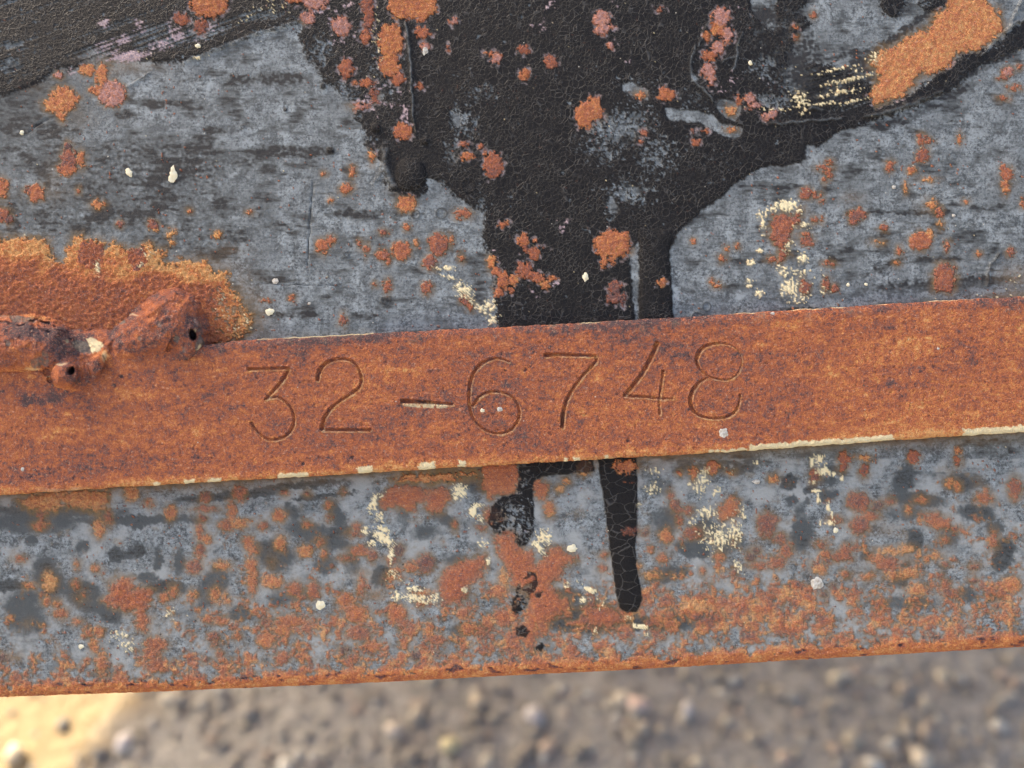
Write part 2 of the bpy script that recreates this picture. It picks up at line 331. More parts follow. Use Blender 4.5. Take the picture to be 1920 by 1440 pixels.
SPOTS = """118 178 22 16 .12|112 195 30 18 .12|135 185 14 9 .15|115 215 7 12 .1|210 176 25 26 .78|190 140 11 22 .15|164 131 14 11 .1|180 168 12 9 .2|108 140 8 7 .6|128 300 15 24 .62|128 276 7 9 .8|152 298 8 15 .22|124 318 18 12 .35
392 8 36 24 .2|340 36 14 12 .5|378 50 14 14 .55|68 362 16 16 .3|56 356 9 8 .6|4 352 12 18 .3|5 402 14 14 .55|15 408 7 10 .8|147 358 4 5 .3|183 383 11 7 .2|225 420 5 5 .6|287 422 9 9 .7|320 437 7 8 .4|322 453 4 5 .2|407 441 7 6 .3|467 398 5 4 .3|355 395 4 4 .3
590 2 26 18 .75|578 34 13 14 .8|560 -2 22 10 .3|640 50 18 19 .72|690 18 11 40 .55|685 70 10 14 .4|733 76 24 33 .18|730 124 20 22 .2|746 148 14 12 .4|650 130 15 19 .45|665 155 4 5 .3|688 157 14 8 .4|702 180 9 13 .55|680 200 17 6 .7|755 247 20 16 .3|793 62 16 12 .4|797 88 9 6 .8|787 163 7 7 .3
850 42 8 8 .6|930 112 11 11 .6|916 100 9 5 .3|840 90 3 5 .3|925 310 18 25 .5|880 293 13 7 .3|872 272 7 5 .6|903 275 5 6 .5|909 290 4 6 .4|698 293 5 11 .2|661 322 8 11 .3|650 353 13 9 .3|762 382 19 16 .2|868 402 16 9 .45|604 462 11 14 .35|619 450 8 9 .4
752 470 19 17 .35|718 477 12 11 .5|727 489 5 6 .5|822 458 18 21 .5|806 493 13 14 .6|763 427 6 6 .3|720 435 6 4 .7|675 458 4 6 .5|687 467 4 8 .5|845 452 4 8 .3|780 456 4 5 .2|865 483 5 8 .3|727 537 7 11 .5|800 541 11 12 .5|703 533 4 4 .5|871 563 8 9 .6|881 575 7 6 .4|548 560 6 5 .5|643 600 5 9 .6|497 563 7 4 .4|608 325 4 4 .3|620 375 4 4 .3
922 490 8 11 .2|945 420 9 6 .3|943 525 13 17 .35|928 508 8 8 .4|937 546 10 8 .4|981 450 11 11 .35|1001 475 11 12 .45|986 467 7 7 .7|983 505 16 13 .5|998 516 14 8 .55|1010 522 13 9 .3|1021 534 11 9 .2|1036 522 8 6 .3|964 525 9 12 .2|958 544 6 7 .3|1016 465 6 3 .7|1003 453 4 4 .4
1127 36 18 15 .75|1130 55 12 12 .75|1147 50 6 5 .8|982 95 10 9 .5|1032 118 13 14 .5|983 140 10 13 .3|1250 178 16 14 .3|1200 178 10 8 .15|1208 250 8 6 .5|1305 267 9 9 .45|1300 247 3 4 .5|1321 247 6 5 .3|1238 18 8 5 .5|1145 85 8 7 .85|1200 266 4 3 .5
1352 32 18 18 .7|1345 52 13 17 .2|1364 66 12 16 .75|1325 68 7 11 .2|1346 90 12 14 .6|1330 105 15 11 .35|1327 132 13 14 .85|1333 152 7 12 .85|1405 185 10 11 .82|1413 200 13 7 .6|1385 188 6 8 .3|1373 207 10 9 .0|1372 243 9 5 .12|1436 220 8 8 .8|1445 215 12 9 .8
1490 52 5 5 .3|1492 70 5 5 .3|1525 28 4 5 .4|1890 135 10 8 .7|1880 146 7 5 .5|1900 165 10 5 .4|1882 185 9 5 .4|1910 127 4 4 .4|1728 260 8 10 .5|1739 265 7 4 .5|1730 290 12 13 .55|1669 312 8 10 .45|1708 320 7 6 .2|1799 260 4 7 .2|1740 337 8 3 .1|1546 315 12 6 .5|1554 328 7 7 .5|1556 302 5 4 .5|1546 338 3 4 .5|1888 325 13 14 .4|1886 350 7 13 .25
1512 362 12 12 .55|1532 366 8 5 .5|1541 377 3 3 .5|1606 402 15 11 .6|1600 412 8 8 .6|1528 412 5 6 .5|1542 412 3 4 .5|1512 453 12 9 .6|1510 439 8 3 .5|1658 428 7 6 .5|1747 384 9 10 .08|1761 397 7 9 .5|1726 452 20 18 .38|1742 442 9 10 .1|1646 455 8 4 .1|1554 495 9 5 .5|1510 541 10 12 .6|1505 525 4 5 .6|1550 534 6 11 .6|1564 540 6 6 .6|1686 470 5 8 .4|1896 473 8 8 .6|1834 476 5 4 .3|1775 462 4 7 .5|1681 494 5 4 .3|1918 381 5 7 .4|1448 486 8 5 .5|1698 352 4 8 .1|1810 378 4 3 .2|1764 418 4 7 .05
1153 540 15 12 .7|1150 560 16 10 .72|1168 560 6 12 .75|1240 530 9 7 .2|1355 486 7 7 .3|1335 527 5 5 .3|1346 536 7 5 .3|1300 452 4 4 .3|1362 466 4 4 .3|1382 462 5 4 .3
78 968 6 12 .6|75 985 11 9 .3|187 990 10 15 .08|204 970 5 10 .5|245 925 13 14 .05|385 933 9 9 .6|450 925 12 13 .5|280 943 7 5 .3|320 960 9 12 .2|385 954 14 5 .55|380 971 7 5 .6|434 960 7 16 .3|425 985 13 9 .5|445 982 18 8 .1|375 1000 6 16 .35|388 1012 8 8 .2|376 1032 7 13 .5|365 1061 13 12 .65|465 1015 11 11 .3|475 1030 10 8 .3
38 1048 7 5 .5|180 1066 6 5 .3|145 1060 4 5 .3|93 1092 12 16 -.1|57 1097 8 5 .2|143 1096 5 5 .5|88 1127 6 7 .3|115 1151 11 8 .4|107 1132 6 6 .3|145 1165 6 4 .4|166 1185 7 7 .3|186 1186 8 8 .25|417 1060 12 6 .1|310 1120 8 8 .3|325 1110 7 10 .3|361 1114 8 6 .2|405 1116 9 13 .15|425 1122 6 9 .15|390 1160 9 6 .3|416 1163 12 7 .3|400 1195 9 9 .7|402 1207 5 6 .6|412 1227 6 6 .55|385 1239 5 4 .7|444 1193 6 5 .4|292 1208 20 14 .4|284 1228 16 12 .4|294 1248 20 12 .4|176 1210 5 10 .2|190 1245 10 20 .25|472 1062 10 14 .25|474 1090 8 20 .3|328 1243 4 4 .8
5 1233 13 5 1.0|665 1000 11 6 .6|668 988 6 6 .5|617 970 4 5 .65|615 948 7 7 .3|535 925 5 4 .6|577 925 4 3 .6|643 922 4 4 .5|524 966 11 11 .25|492 985 8 7 .5|577 983 7 6 .4|526 1018 10 13 .15|600 1017 7 6 .4|573 1033 12 9 .15|607 1038 5 6 .3|512 1090 17 12 .1|553 1105 14 12 .45|588 1108 12 15 .5|650 1125 17 12 .3|678 1100 7 17 .4|660 1140 18 7 .3|674 1033 17 9 .4|697 1040 8 10 .6|650 1046 9 4 .6|853 985 4 5 .5|925 965 17 14 .5|903 990 7 5 .6
745 1030 11 11 .8|736 1050 9 6 .7|772 1062 14 8 .3|798 1056 16 17 .7|738 1082 11 6 .2|742 1070 8 6 .3|790 1130 9 9 .5|795 1112 12 4 .1|668 1152 20 16 .25|672 1186 21 12 .55|745 1150 18 18 .3|754 1170 11 9 .5|818 1200 14 9 .5|804 1182 7 12 .3|545 1165 32 10 .35|530 1180 20 10 .2|498 1168 9 8 .6|575 1176 11 8 .55|500 1200 16 14 .2|608 1184 8 5 .4|700 1212 18 9 .25|696 1222 7 6 1.0|758 1210 7 6 .3|782 1228 10 9 .85|645 1220 7 6 .9|530 1235 12 10 .45|560 1230 4 4 .7
945 1085 7 14 .05|935 1108 16 11 .2|945 1158 18 16 .4|915 1165 12 10 .3|870 1150 14 10 .3|880 1180 16 10 .3
1015 918 13 18 .35|1030 955 9 13 .2|1095 877 15 13 .05|1062 901 6 5 .05|1050 917 6 6 -.2|1172 874 23 12 .3|1173 908 9 5 .4|1182 996 14 5 .68|1211 998 5 5 .85|1250 1005 12 13 .2|1257 928 4 6 .6|1265 945 8 8 .6|1278 957 12 6 .6|1291 957 7 6 .6|1273 976 6 8 .5|1298 1000 14 10 .62|1437 985 17 22 .65|1350 1045 9 7 .3|1408 1044 8 8 .95|1418 1032 6 5 .95|1377 1078 5 9 .6|1242 1045 9 7 .4|1220 1030 4 4 .4|1132 1042 5 5 .5|1130 1066 6 5 .6|1196 1063 5 7 .05|1222 1080 12 6 .05|1318 1072 4 5 .4|1370 885 7 4 .2|1335 875 12 12 .3|1300 887 7 12 .2|1275 887 5 5 .3|1228 1189 8 7 .6|1241 1193 6 5 .6|1426 1060 16 5 .5
1584 860 13 14 .48|1580 876 8 7 .5|1527 892 9 12 .6|1618 858 14 6 .0|1620 882 8 10 .6|1714 856 12 11 .48|1795 844 8 8 .1|1796 864 6 8 .5|1780 905 8 8 .1|1795 912 7 8 .2|1450 897 8 7 .1|1609 942 19 18 .6|1611 985 18 16 .6|1630 968 14 8 .5|1645 947 12 7 .85|1669 940 6 5 .6|1728 937 9 5 .3|1845 935 14 9 .4|1903 915 12 18 .55|1850 920 4 4 .3|1703 955 5 6 .2|1793 992 7 5 .55|1770 1012 7 5 .4|1566 975 9 5 .6|1450 975 8 8 .6|1445 992 7 8 .5|1461 1010 11 8 .7|1474 1032 11 14 .5|1456 1055 14 11 .5|1530 1058 6 4 .75|1540 1020 8 5 .6|1548 1040 10 8 .3|1536 1066 12 10 .05|1665 1058 20 14 .5|1645 1048 14 7 .3|1672 1078 12 8 .15|1705 1075 18 7 .1|1585 1078 8 6 .4|1626 1080 8 5 .3|1752 1042 10 5 .1|1738 1048 6 5 .2|1773 1058 5 4 .6|1763 1079 5 4 .6|1862 1013 8 14 .4|1828 1090 8 6 .7|1825 1062 7 4 .6|1562 1102 6 6 .8|1500 1100 9 6 .6|1508 1116 4 4 .9|1545 1115 5 4 .9|1522 1124 6 5 .85|1720 1105 18 9 .1|1772 1098 10 9 .5|1782 1112 15 8 .6|1896 1098 18 15 .1|1870 1137 5 6 .9|1672 1034 22 5 .05|1600 1124 8 12 .2|1698 1030 12 6 .0"""
SOFTSTAIN = "440 590 60 60 .8|380 505 70 26 .6|95 1092 18 26 .5|150 1122 18 17 .6|52 1170 12 13 .5|355 1186 12 12 .6|30 1232 14 11 .8|680 1075 22 14 .6|704 1118 30 14 .7|510 1055 14 20 .6|1500 892 10 4 .3|1480 908 9 9 .3|1785 905 20 18 .5|1825 1068 16 18 .7|1620 858 24 12 .7|1795 848 14 16 .5|1130 1068 17 18 .6|1215 1080 36 16 .6|1240 1045 20 20 .5|1250 1005 18 18 .5|1660 1075 60 26 .55|1700 1050 40 18 .5|1450 895 13 12 .6|1660 995 35 14 .35|720 1090 14 16 .5|1835 905 14 20 .4|880 870 180 16 .8|1200 850 260 18 .75|1600 822 360 16 .7|300 908 220 14 .75|95 925 110 30 .7|320 960 24 12 .5|450 985 30 18 .5|525 968 18 15 .6|575 1032 20 18 .5|185 985 20 22 .5|1180 905 18 14 .3|860 290 22 26 .2|455 560 22 60 .5|430 470 40 10 .3|490 600 10 36 .5|770 255 30 24 .3|730 285 16 40 .25|745 350 22 16 .3|700 295 10 24 .3|1726 452 26 24 .25|1600 372 26 12 .3|1888 330 22 32 .3|1740 385 22 20 .4|1885 560 60 20 .7|1905 520 40 22 .6|1480 300 30 16 .15|130 112 40 20 .4|210 118 90 22 .5|60 160 30 14 .3|150 220 30 20 .2|1350 1080 50 18 .3|80 362 44 16 .35|100 340 20 40 .2|1330 870 80 14 .5|1220 870 40 20 .4"
DARK = """217 1040 13 14 0 .75|261 1034 14 12 0 .85|238 1040 16 8 0 .5|296 1050 9 18 0 .55|338 1056 13 24 0 .5|92 1082 26 44 -35 .55|160 1118 44 28 45 .5|205 1152 30 16 30 .5|45 1150 36 50 -20 .5|258 988 12 7 0 .6|272 1082 22 12 0 .45|405 1088 28 26 0 .5|382 1120 18 24 0 .4|450 1150 22 16 0 .45|155 1030 14 10 0 .35|60 1012 12 10 0 .5|155 1020 12 8 0 .3|200 1262 30 14 0 .35
548 962 10 24 -30 .45|630 962 14 30 -30 .55|590 1000 60 22 15 .5|515 1040 40 26 10 .55|610 1060 24 18 0 .45|660 1058 18 22 -30 .4|716 1080 20 24 30 .5|800 998 34 16 0 .35|832 972 22 16 20 .4|755 970 12 12 0 .35|540 1120 40 18 0 .35|855 1050 24 14 0 .4|640 995 24 12 0 .55
1480 905 14 14 0 .8|1484 938 12 9 0 .55|1512 942 7 8 0 .4|1502 1000 22 34 10 .55|1553 902 18 10 0 .6|1522 915 16 8 -30 .7|1552 928 18 14 0 .5|1692 905 18 26 25 .55|1702 876 12 9 0 .45|1722 936 52 14 5 .6|1696 962 36 18 0 .4|1800 905 30 22 0 .45|1830 962 34 16 10 .6|1716 1010 14 20 0 .7|1882 1040 18 32 20 .8|1866 990 20 14 0 .5|1625 1040 14 9 0 .6|1688 1086 16 14 0 .6|1250 978 34 24 0 .45|1300 1030 34 18 10 .55|1250 1078 44 14 -15 .4|1810 1115 20 14 0 .4|1500 970 14 30 0 .4|1780 1000 20 20 0 .35|1700 1060 10 8 0 .5|1870 1120 20 10 0 .4
525 148 50 12 0 .9|455 150 28 8 0 .9|545 284 85 11 0 .85|310 194 50 7 0 .7|400 245 24 7 -5 .8|445 300 32 14 0 .6|235 216 30 8 0 .4|355 150 14 5 0 .5|620 250 18 12 0 .4|680 400 60 7 0 .7|760 402 40 6 0 .6|1780 532 130 10 -4 1.0|1700 538 90 12 -5 .9|1690 398 100 5 0 .7|1460 562 60 6 0 .7|1480 318 40 6 0 .4|1760 485 40 6 0 .6|1640 440 30 10 -20 .4|1600 455 20 8 -30 .5|1870 390 40 8 0 .4|1560 490 8 14 0 .5|1660 500 50 5 -25 .8|1480 350 25 8 0 .4|1430 420 20 8 0 .4|1760 430 16 12 0 .6|1500 580 60 4 0 .7
640 450 60 14 0 .35|800 465 60 16 0 .45|520 425 40 10 0 .4|540 590 60 7 0 .7|690 595 40 6 0 .6|850 600 30 6 0 .7|500 520 26 20 0 .3|300 310 160 50 0 .6|200 390 300 60 0 .5|330 430 140 60 0 .45|60 330 120 50 0 .3|80 290 120 40 0 .5|280 270 90 20 0 .45|60 240 90 20 0 .5|380 210 60 14 0 .3|1590 330 60 30 0 .25|1480 590 50 4 0 .4|900 905 30 20 0 .7|870 890 60 12 0 .6|430 930 90 8 -4 .8|560 910 80 7 -6 .8|610 930 60 4 -6 .7|250 975 140 10 0 .5|60 980 90 22 0 .5|100 960 130 12 0 .5|1100 1160 90 26 0 .9|1240 1170 60 14 0 .8|1060 1120 30 18 0 .6|890 1180 40 14 0 .5|1310 1160 70 16 0 .4|1690 1130 70 14 0 .4|1860 850 50 8 0 .4|1560 880 26 8 0 .3|15 1098 40 10 0 .8|310 1100 40 12 0 .6|1340 880 80 10 0 .5|1320 995 26 20 0 .6|1240 915 28 18 0 .35|1350 1010 40 26 0 .35|1745 65 30 6 -30 .8|1580 105 60 6 -8 .6|1640 90 50 4 -20 .5|1460 60 30 50 0 .7|1470 40 40 30 0 .5|1850 120 70 10 -30 .5|1700 220 60 10 -20 .6|1570 165 90 36 -10 .95|1500 110 50 60 0 .8|1440 60 40 60 0 .7|1610 130 60 20 -15 .8|1695 58 95 7 -36 .95|1720 60 60 5 -36 .7|1760 165 90 10 -28 .7|1830 130 60 12 -30 .6|1800 170 40 8 -25 .5|1850 830 60 7 -4 .5|20 470 80 20 0 .5|420 625 60 8 -2 .9|460 600 26 30 0 .6|1500 540 60 40 0 .2"""
# cream paint scuffs: x y rx ry angle density
CREAM = """845 520 30 4 15 .7|820 503 12 4 10 .7|842 503 12 6 0 .9|868 543 22 14 30 .85|880 560 26 8 40 .7|902 580 26 8 45 .7|918 575 14 18 50 .8|925 600 12 14 0 .8|1475 385 22 12 0 1.0|1500 395 8 6 0 .8|1450 390 16 8 -30 .7|1512 422 12 6 0 .8|1490 425 6 4 0 .8|1478 462 10 14 20 .7|1505 485 12 12 0 .9|1470 510 16 12 0 .7|1500 512 22 8 0 .6|1482 540 24 20 -30 .8|1500 560 24 12 -20 .6|1545 545 14 12 0 .5|1430 420 8 20 0 .7|1425 470 8 6 0 .9|1408 492 10 7 0 .9|1405 530 10 12 0 .7|1424 550 10 9 0 .8|1460 500 8 18 0 .5|1530 520 20 30 0 .3|1380 373 8 6 0 .3|1428 405 12 14 0 .7
700 944 8 22 20 .85|715 930 7 6 0 .7|712 968 12 16 0 .6|686 995 8 10 0 .8|720 992 16 7 20 .8|718 1008 24 10 30 .95|697 1018 8 6 0 .8|734 1040 7 22 10 .7|738 1075 12 12 0 .6|750 1085 8 8 0 .5|744 1118 9 12 0 .8|785 1122 36 10 10 .75|775 1105 20 12 0 .6|815 1120 12 14 0 .6|862 920 16 16 0 .8|855 935 12 10 0 .6|886 958 8 12 0 1.0|900 970 12 10 0 .6|896 948 16 6 0 .7|905 1020 14 14 0 .5|916 1052 5 9 20 .9|872 1106 6 6 0 1|1020 1008 18 18 45 .7|1010 1026 8 20 -40 .8|1062 1095 10 14 -40 .5|1094 1125 12 12 0 .6|1130 1130 14 12 45 .5|1085 1090 20 6 45 .4|1202 1175 18 5 10 1|1180 1158 14 5 10 .6|1212 1188 6 6 0 .7|1116 1182 5 8 0 .7|1108 1106 14 6 20 .9
1222 915 20 18 0 .55|1225 882 24 8 0 .5|1310 910 22 26 0 .55|1320 895 16 26 0 .6|1345 920 14 20 0 .5|1370 885 20 12 0 .3|1350 1010 42 34 0 .6|1325 960 26 18 0 .6|1325 1000 12 36 0 .5|1378 1000 20 40 0 .6|1390 960 12 24 0 .5|1385 1062 10 14 -30 .6|1300 980 10 14 0 .5|1360 1035 50 8 0 .3|1196 945 8 8 0 .6|1418 868 10 5 0 .6
1524 865 10 12 0 .7|1536 860 9 11 0 .8|1542 884 16 7 0 .95|1560 888 14 6 0 .7|1548 880 5 16 0 .8|1524 905 10 6 0 .6|1530 920 12 5 0 .7|1534 935 4 14 0 .8|1553 950 4 14 0 .8|1560 965 3 12 0 .7|1556 980 10 7 0 .8|1538 980 3 10 0 .7|1578 898 5 5 0 .9|1577 985 10 8 0 .3
225 1190 26 12 0 .55|238 1210 18 16 0 .55|320 1152 14 16 0 .5|428 588 22 22 0 .4|445 615 30 14 0 .35|280 478 18 16 0 .5|265 498 14 6 0 .6|300 500 12 6 0 .35|185 505 9 18 0 .7|146 455 8 5 0 .5|45 440 5 10 0 .5|460 600 14 22 0 .5|414 560 10 20 20 .5
1640 112 18 16 -20 .6|1590 150 60 6 -12 .7|1570 175 60 5 -10 .7|1600 190 40 4 -12 .7|1560 132 40 5 -12 .6|1540 195 40 4 -5 .7|1600 130 30 12 -10 .4|1500 185 20 20 -60 .7|1506 200 8 18 0 .7|1550 140 30 6 0 .3|1570 165 40 5 -10 .4|705 60 8 60 0 .45|712 100 6 40 0 .45|700 130 20 30 0 .3|500 15 60 14 -20 .4|510 25 40 10 -20 .4|470 30 30 10 -30 .4|280 105 20 12 0 .4|1450 205 50 5 0 .5|1875 560 60 12 0 .35|1900 530 26 20 0 .3|370 108 8 4 0 .8"""
PINK = "240 105 60 14 .9|195 42 16 12 1|260 48 20 18 .8|185 90 20 20 .6|230 75 30 14 .7|300 85 40 25 .6|330 60 30 30 .7|385 50 30 25 .6|370 80 30 15 .5|200 90 20 16 .6|400 60 26 12 .4|130 135 24 14 .5|150 160 40 20 .4|590 15 34 24 .8|582 40 16 14 .6|628 45 22 34 .6|632 80 16 20 .6|655 10 16 20 .7|665 60 8 40 .5|655 110 14 20 .6|690 85 20 40 .4|700 185 30 20 .7|735 200 30 12 .6|720 165 26 10 .6|752 175 18 14 .6|760 215 12 30 .8|680 190 20 14 .7|705 215 14 18 .5|745 262 14 6 .5|785 38 24 8 .6|1127 45 26 24 .3|1150 55 14 14 .5|1015 50 30 18 .5|1030 12 12 14 .7|1000 55 24 10 .5|1155 12 12 14 .6|1180 115 30 16 .4|1170 110 12 12 .5|1130 180 20 8 .3|1360 20 20 10 .4|1390 15 24 20 .4|1350 170 30 20 .5|1375 150 30 22 .5|1430 150 30 20 .4|1410 205 30 16 .5|1450 215 20 12 .5|1280 575 0 0 0|1245 540 16 12 .5|1260 560 14 12 .4|1250 490 12 8 .4|1140 565 22 12 .5|1005 548 20 12 .5|1040 535 18 14 .5|1015 540 26 8 .4|1060 415 20 14 .6|1052 430 14 14 .6|1320 1115 0 0 0|770 205 10 12 .5|700 350 0 0 0|890 400 16 26 .4|930 480 14 20 .5|1200 960 10 6 .3|985 995 16 8 .4"
ERODE = "1480 60 30 70 .62|1460 110 40 40 .55|1565 165 75 44 .72|1500 130 30 40 .6|1160 240 90 50 .75|1230 290 60 60 .6|1190 220 60 40 .6|1300 195 50 40 .5|1190 160 60 25 .5|900 175 60 30 .5|870 230 40 50 .6|850 290 24 40 .7|720 140 60 80 .5|650 190 40 60 .7|690 330 30 40 .6|600 100 40 60 .6|560 100 30 40 .6|300 70 100 50 .60|250 60 120 60 .48|380 60 80 40 .58|180 105 60 26 .8|60 30 80 30 .35|25 85 30 14 .8|25 125 30 20 .8|120 60 60 40 .3|1420 60 40 60 .5|1440 120 60 50 .6|1500 150 50 50 .9|1560 180 60 30 .8|1450 190 60 25 .7|1180 360 60 40 .7|1145 400 16 40 .6|1260 360 60 40 .3|1000 280 80 60 .2|962 985 50 60 .68|985 1115 30 50 .7|975 895 40 30 .5|1130 280 60 40 .6|1340 300 60 40 .3|960 920 40 20 .5|500 30 80 20 .6|440 90 80 20 .5|1700 190 120 20 .3|1860 80 60 40 .4|1740 10 60 20 .5|900 400 20 60 .6|1260 580 20 60 .3"
RIDGES = [  # raised lips and scratches in the old paint: height, (x, y, half width)
 (3,[(236,163,1.5),(262,148,2),(286,131,1.5)]),(4,[(345,116,2),(400,96,3),(440,80,2.5),(478,64,3),(520,54,2.5),(560,38,2)]),
 (4,[(1430,232,2),(1470,231,2.5),(1500,228,3),(1540,226,2),(1576,224,2.5)]),(6,[(1620,220,2),(1660,212,4),(1700,198,4.5),(1740,184,4),(1766,172,2)]),
 (5,[(1836,106,2),(1866,76,3),(1892,52,3),(1906,20,3),(1922,-10,2)]),(5,[(1880,62,2),(1900,46,3),(1930,34,3)]),
 (5,[(760,44,2.5),(766,80,4),(768,110,3),(771,150,2.5),(774,200,1.8),(778,248,2)]),(3,[(1310,88,1.5),(1318,60,2),(1338,28,1.5)]),
 (4,[(1305,84,2),(1294,120,2),(1300,150,4),(1320,170,3),(1336,190,2)]),(3,[(1392,62,1.5),(1382,90,3),(1380,120,2.5),(1372,134,2)]),
 (3,[(1352,118,1.5),(1378,108,2)]),(-3,[(586,340,1.5),(582,400,1.5),(577,500,1.2)]),(3,[(700,345,3),(712,330,4),(720,300,5),(726,280,4)]),
 (5,[(718,280,6),(724,320,7),(736,348,6)]),(-2.5,[(56,246,2),(72,232,2),(88,224,2)]),(5,[(1516,208,2),(1526,202,6),(1540,206,3)]),
 (-2,[(480,532,.8),(660,536,.8)]),(4,[(1850,535,4),(1857,500,3),(1874,476,2.5)]),(2,[(1580,146,1),(1570,170,1.2)]),(3,[(1524,142,1),(1570,141,1.3)])]
BARTOP = [(-900,706),(-60,667),(380,646),(480,635),(700,624),(930,613),(1300,592),(1440,583),(1600,573),(1760,563),(1920,555),(2900,498)]
BARBOT = [(-900,985),(0,929),(280,911),(600,893),(950,872),(1100,863),(1400,846),(1680,826),(1920,811),(2900,752)]
PLEDGE = [(-900,1352),(0,1313),(350,1300),(640,1288),(1000,1270),(1280,1256),(1600,1237),(1920,1218),(2900,1156)]

# ------------------------------------------------------------------ the side plate
def parse(s):
    return [[float(x) for x in e.split()] for l in s.strip().split('\n') for e in l.split('|')]
def axis(a, b, step, lo, hi):
    mid = np.arange(a, b+step, step); out = []; x = a; s = step
    while x > lo: s *= 1.16; x -= s; out.append(x)
    left = out[::-1]; out = []; x = mid[-1]; s = step
    while x < hi: s *= 1.16; x += s; out.append(x)
    return np.concatenate([left, mid, out])
def build_plate():
    cu = axis(-30, 1950, 2.0, -1900, 3600)
    edge = np.interp(cu, *zip(*PLEDGE))
    tt = axis(-1340, -26, 2.0, -2300, -26); tt = tt[tt < -25]
    tt = np.concatenate([tt, np.arange(-24, 0.1, 2.0)])
    U = np.repeat(cu[None], len(tt), 0).astype(np.float32); T = np.repeat(tt[:, None], len(cu), 1).astype(np.float32)
    V = T+edge[None].astype(np.float32)
    w1u = U+7*fbm(U, V, 22, 3, 1)+3*perlin(U/5, V/5, 3); w1v = V+7*fbm(U, V, 22, 3, 2)+3*perlin(U/5, V/5, 4)
    w2u = U+5*fbm(U, V, 26, 3, 5); w2v = V+5*fbm(U, V, 26, 3, 6)
    w1u += 3*perlin(U/11, V/11, 13); w1v += 3*perlin(U/11, V/11, 14); W1 = (w1u, w1v); W2 = (w2u, w2v); W0 = (U, V)
    n3 = perlin(U/3.1, V/3.1, 8); n6 = perlin(U/6.3, V/6.3, 9); n12 = perlin(U/12.5, V/12.5, 10)
    spk = 0.5*n3+0.6*n6+0.5*n12
    # black paint
    sb = np.full(U.shape, -50, np.float32)
    for P in BLACK:
        w_, d = st_poly(W2, U, V, P, 60)
        if d is not None: sb[w_] = np.maximum(sb[w_], d)
    for P in UNBLACK:
        w_, d = st_poly(W2, U, V, P)
        if d is not None: sb[w_] = np.minimum(sb[w_], -d)
    er = np.zeros(U.shape, np.float32)
    for x, y, rx, ry, k in parse(ERODE):
        w_, q = st_ell(W1, U, V, x, y, rx, ry)
        if q is not None: er[w_] = np.maximum(er[w_], k*np.exp(-q*q))
    dgs = perlin((U+V*2.6)/34, (V+U*0.36)/5.0, 33)+0.6*perlin((U+V*2.6)/14, (V+U*0.36)/2.6, 34)
    tl = sstep(620, 480, U)*sstep(280, 200, V)+sstep(1460, 1500, U)*(V < 230)
    spk = spk*(1-0.4*np.clip(tl, 0, 1))+0.75*dgs*np.clip(tl, 0, 1)
    er = np.maximum(er, 0.30*sstep(620, 480, U)*sstep(280, 200, V))
    ern = er*1.25-0.62+spk*0.62
    chips = sstep(0.0, 0.25, ern)
    base_chip = sstep(0.78, 0.90, 0.55*n6+0.6*n12+0.35*perlin(U/40, V/40, 31)+0.08)
    efr = np.where((U < 960) | ((U > 1440) & (V < 235)), 1.0, 0.12)*np.where((V < 640), 1, 0.5)
    blk = sstep(-1.5, 1.5, sb+1.4*n6+efr*(3.5*n6+6*n12+5*n3))*(1-chips)*(1-base_chip)
    sdr = np.full(U.shape, -50, np.float32)
    for P in DRIPS:
        w_, d = st_poly((U+2*n12, V+2*n12), U, V, P)
        if d is not None: sdr[w_] = np.maximum(sdr[w_], d)
    drip = sstep(-1, 1, sdr); blk = np.maximum(blk, drip)
    # thin dirty black scale in blotches and streaks
    dark = np.zeros(U.shape, np.float32)
    for x, y, rx, ry, a, k in parse(DARK):
        w_, q = st_ell(W1, U, V, x, y, rx, ry, a)
        if q is not None: dark[w_] = np.maximum(dark[w_], k*(1.55 if y > 870 else 1.0)*(1-sstep(0.55, 1.45, q)))
    streak = fbm(U, V, 9, 3, 20, 6.0); blot = fbm(U, V, 42, 4, 21, 1.6); sp2 = fbm(U, V, 7, 3, 22, 1.9)
    upper = sstep(940, 860, V); low = 1-upper
    mott = sstep(0.12, 0.60, sp2*0.85+streak*0.5+blot*0.8)
    dark = np.clip(dark*(0.9+0.75*upper*sp2+0.6*n6*upper)+0.22*mott*upper+0.62*sstep(-0.15, 0.55, blot+0.5*streak)*upper+0.38*sstep(-0.05,0.5,blot)*low, 0, 1)
    near = np.interp(cu, *zip(*BARTOP))[None]-V
    dark *= 1-0.45*sstep(46, 12, near)*sstep(-1, 6, near)*sstep(430, 520, U)
    scratch = sstep(0.50, 0.62, fbm(U, V, 5, 2, 25, 14))*sstep(-80, 60, fbm(U, V, 200, 1, 26)*100)
    dark = np.clip(dark+0.35*scratch*upper, 0, 1)
    # faded top left corner
    fade = sstep(1.0, 0.3, np.hypot((U-20)/260, (V-200)/110)); dark = np.maximum(dark, fade*(0.62+0.5*sp2))
    # stains, then painted shade under the bar
    halo = np.zeros(U.shape, np.float32)
    for x, y, rx, ry, k in parse(SOFTSTAIN):
        w_, q = st_ell(W1, U, V, x, y, rx, ry)
        if q is not None: halo[w_] = np.maximum(halo[w_], k*np.exp(-q*q*1.1))
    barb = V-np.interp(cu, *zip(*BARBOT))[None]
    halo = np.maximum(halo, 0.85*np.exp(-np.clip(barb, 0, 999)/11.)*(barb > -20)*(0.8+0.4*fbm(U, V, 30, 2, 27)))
    dark = np.maximum(dark, 0.7*np.exp(-np.clip(barb, 0, 999)/6.)*(barb > -20)*(0.7+0.6*n12))  # contact shadow of the bar, painted as a dark line
    streak_f = lambda a, b: fbm(a, b, 12, 3, 28, 3.0)
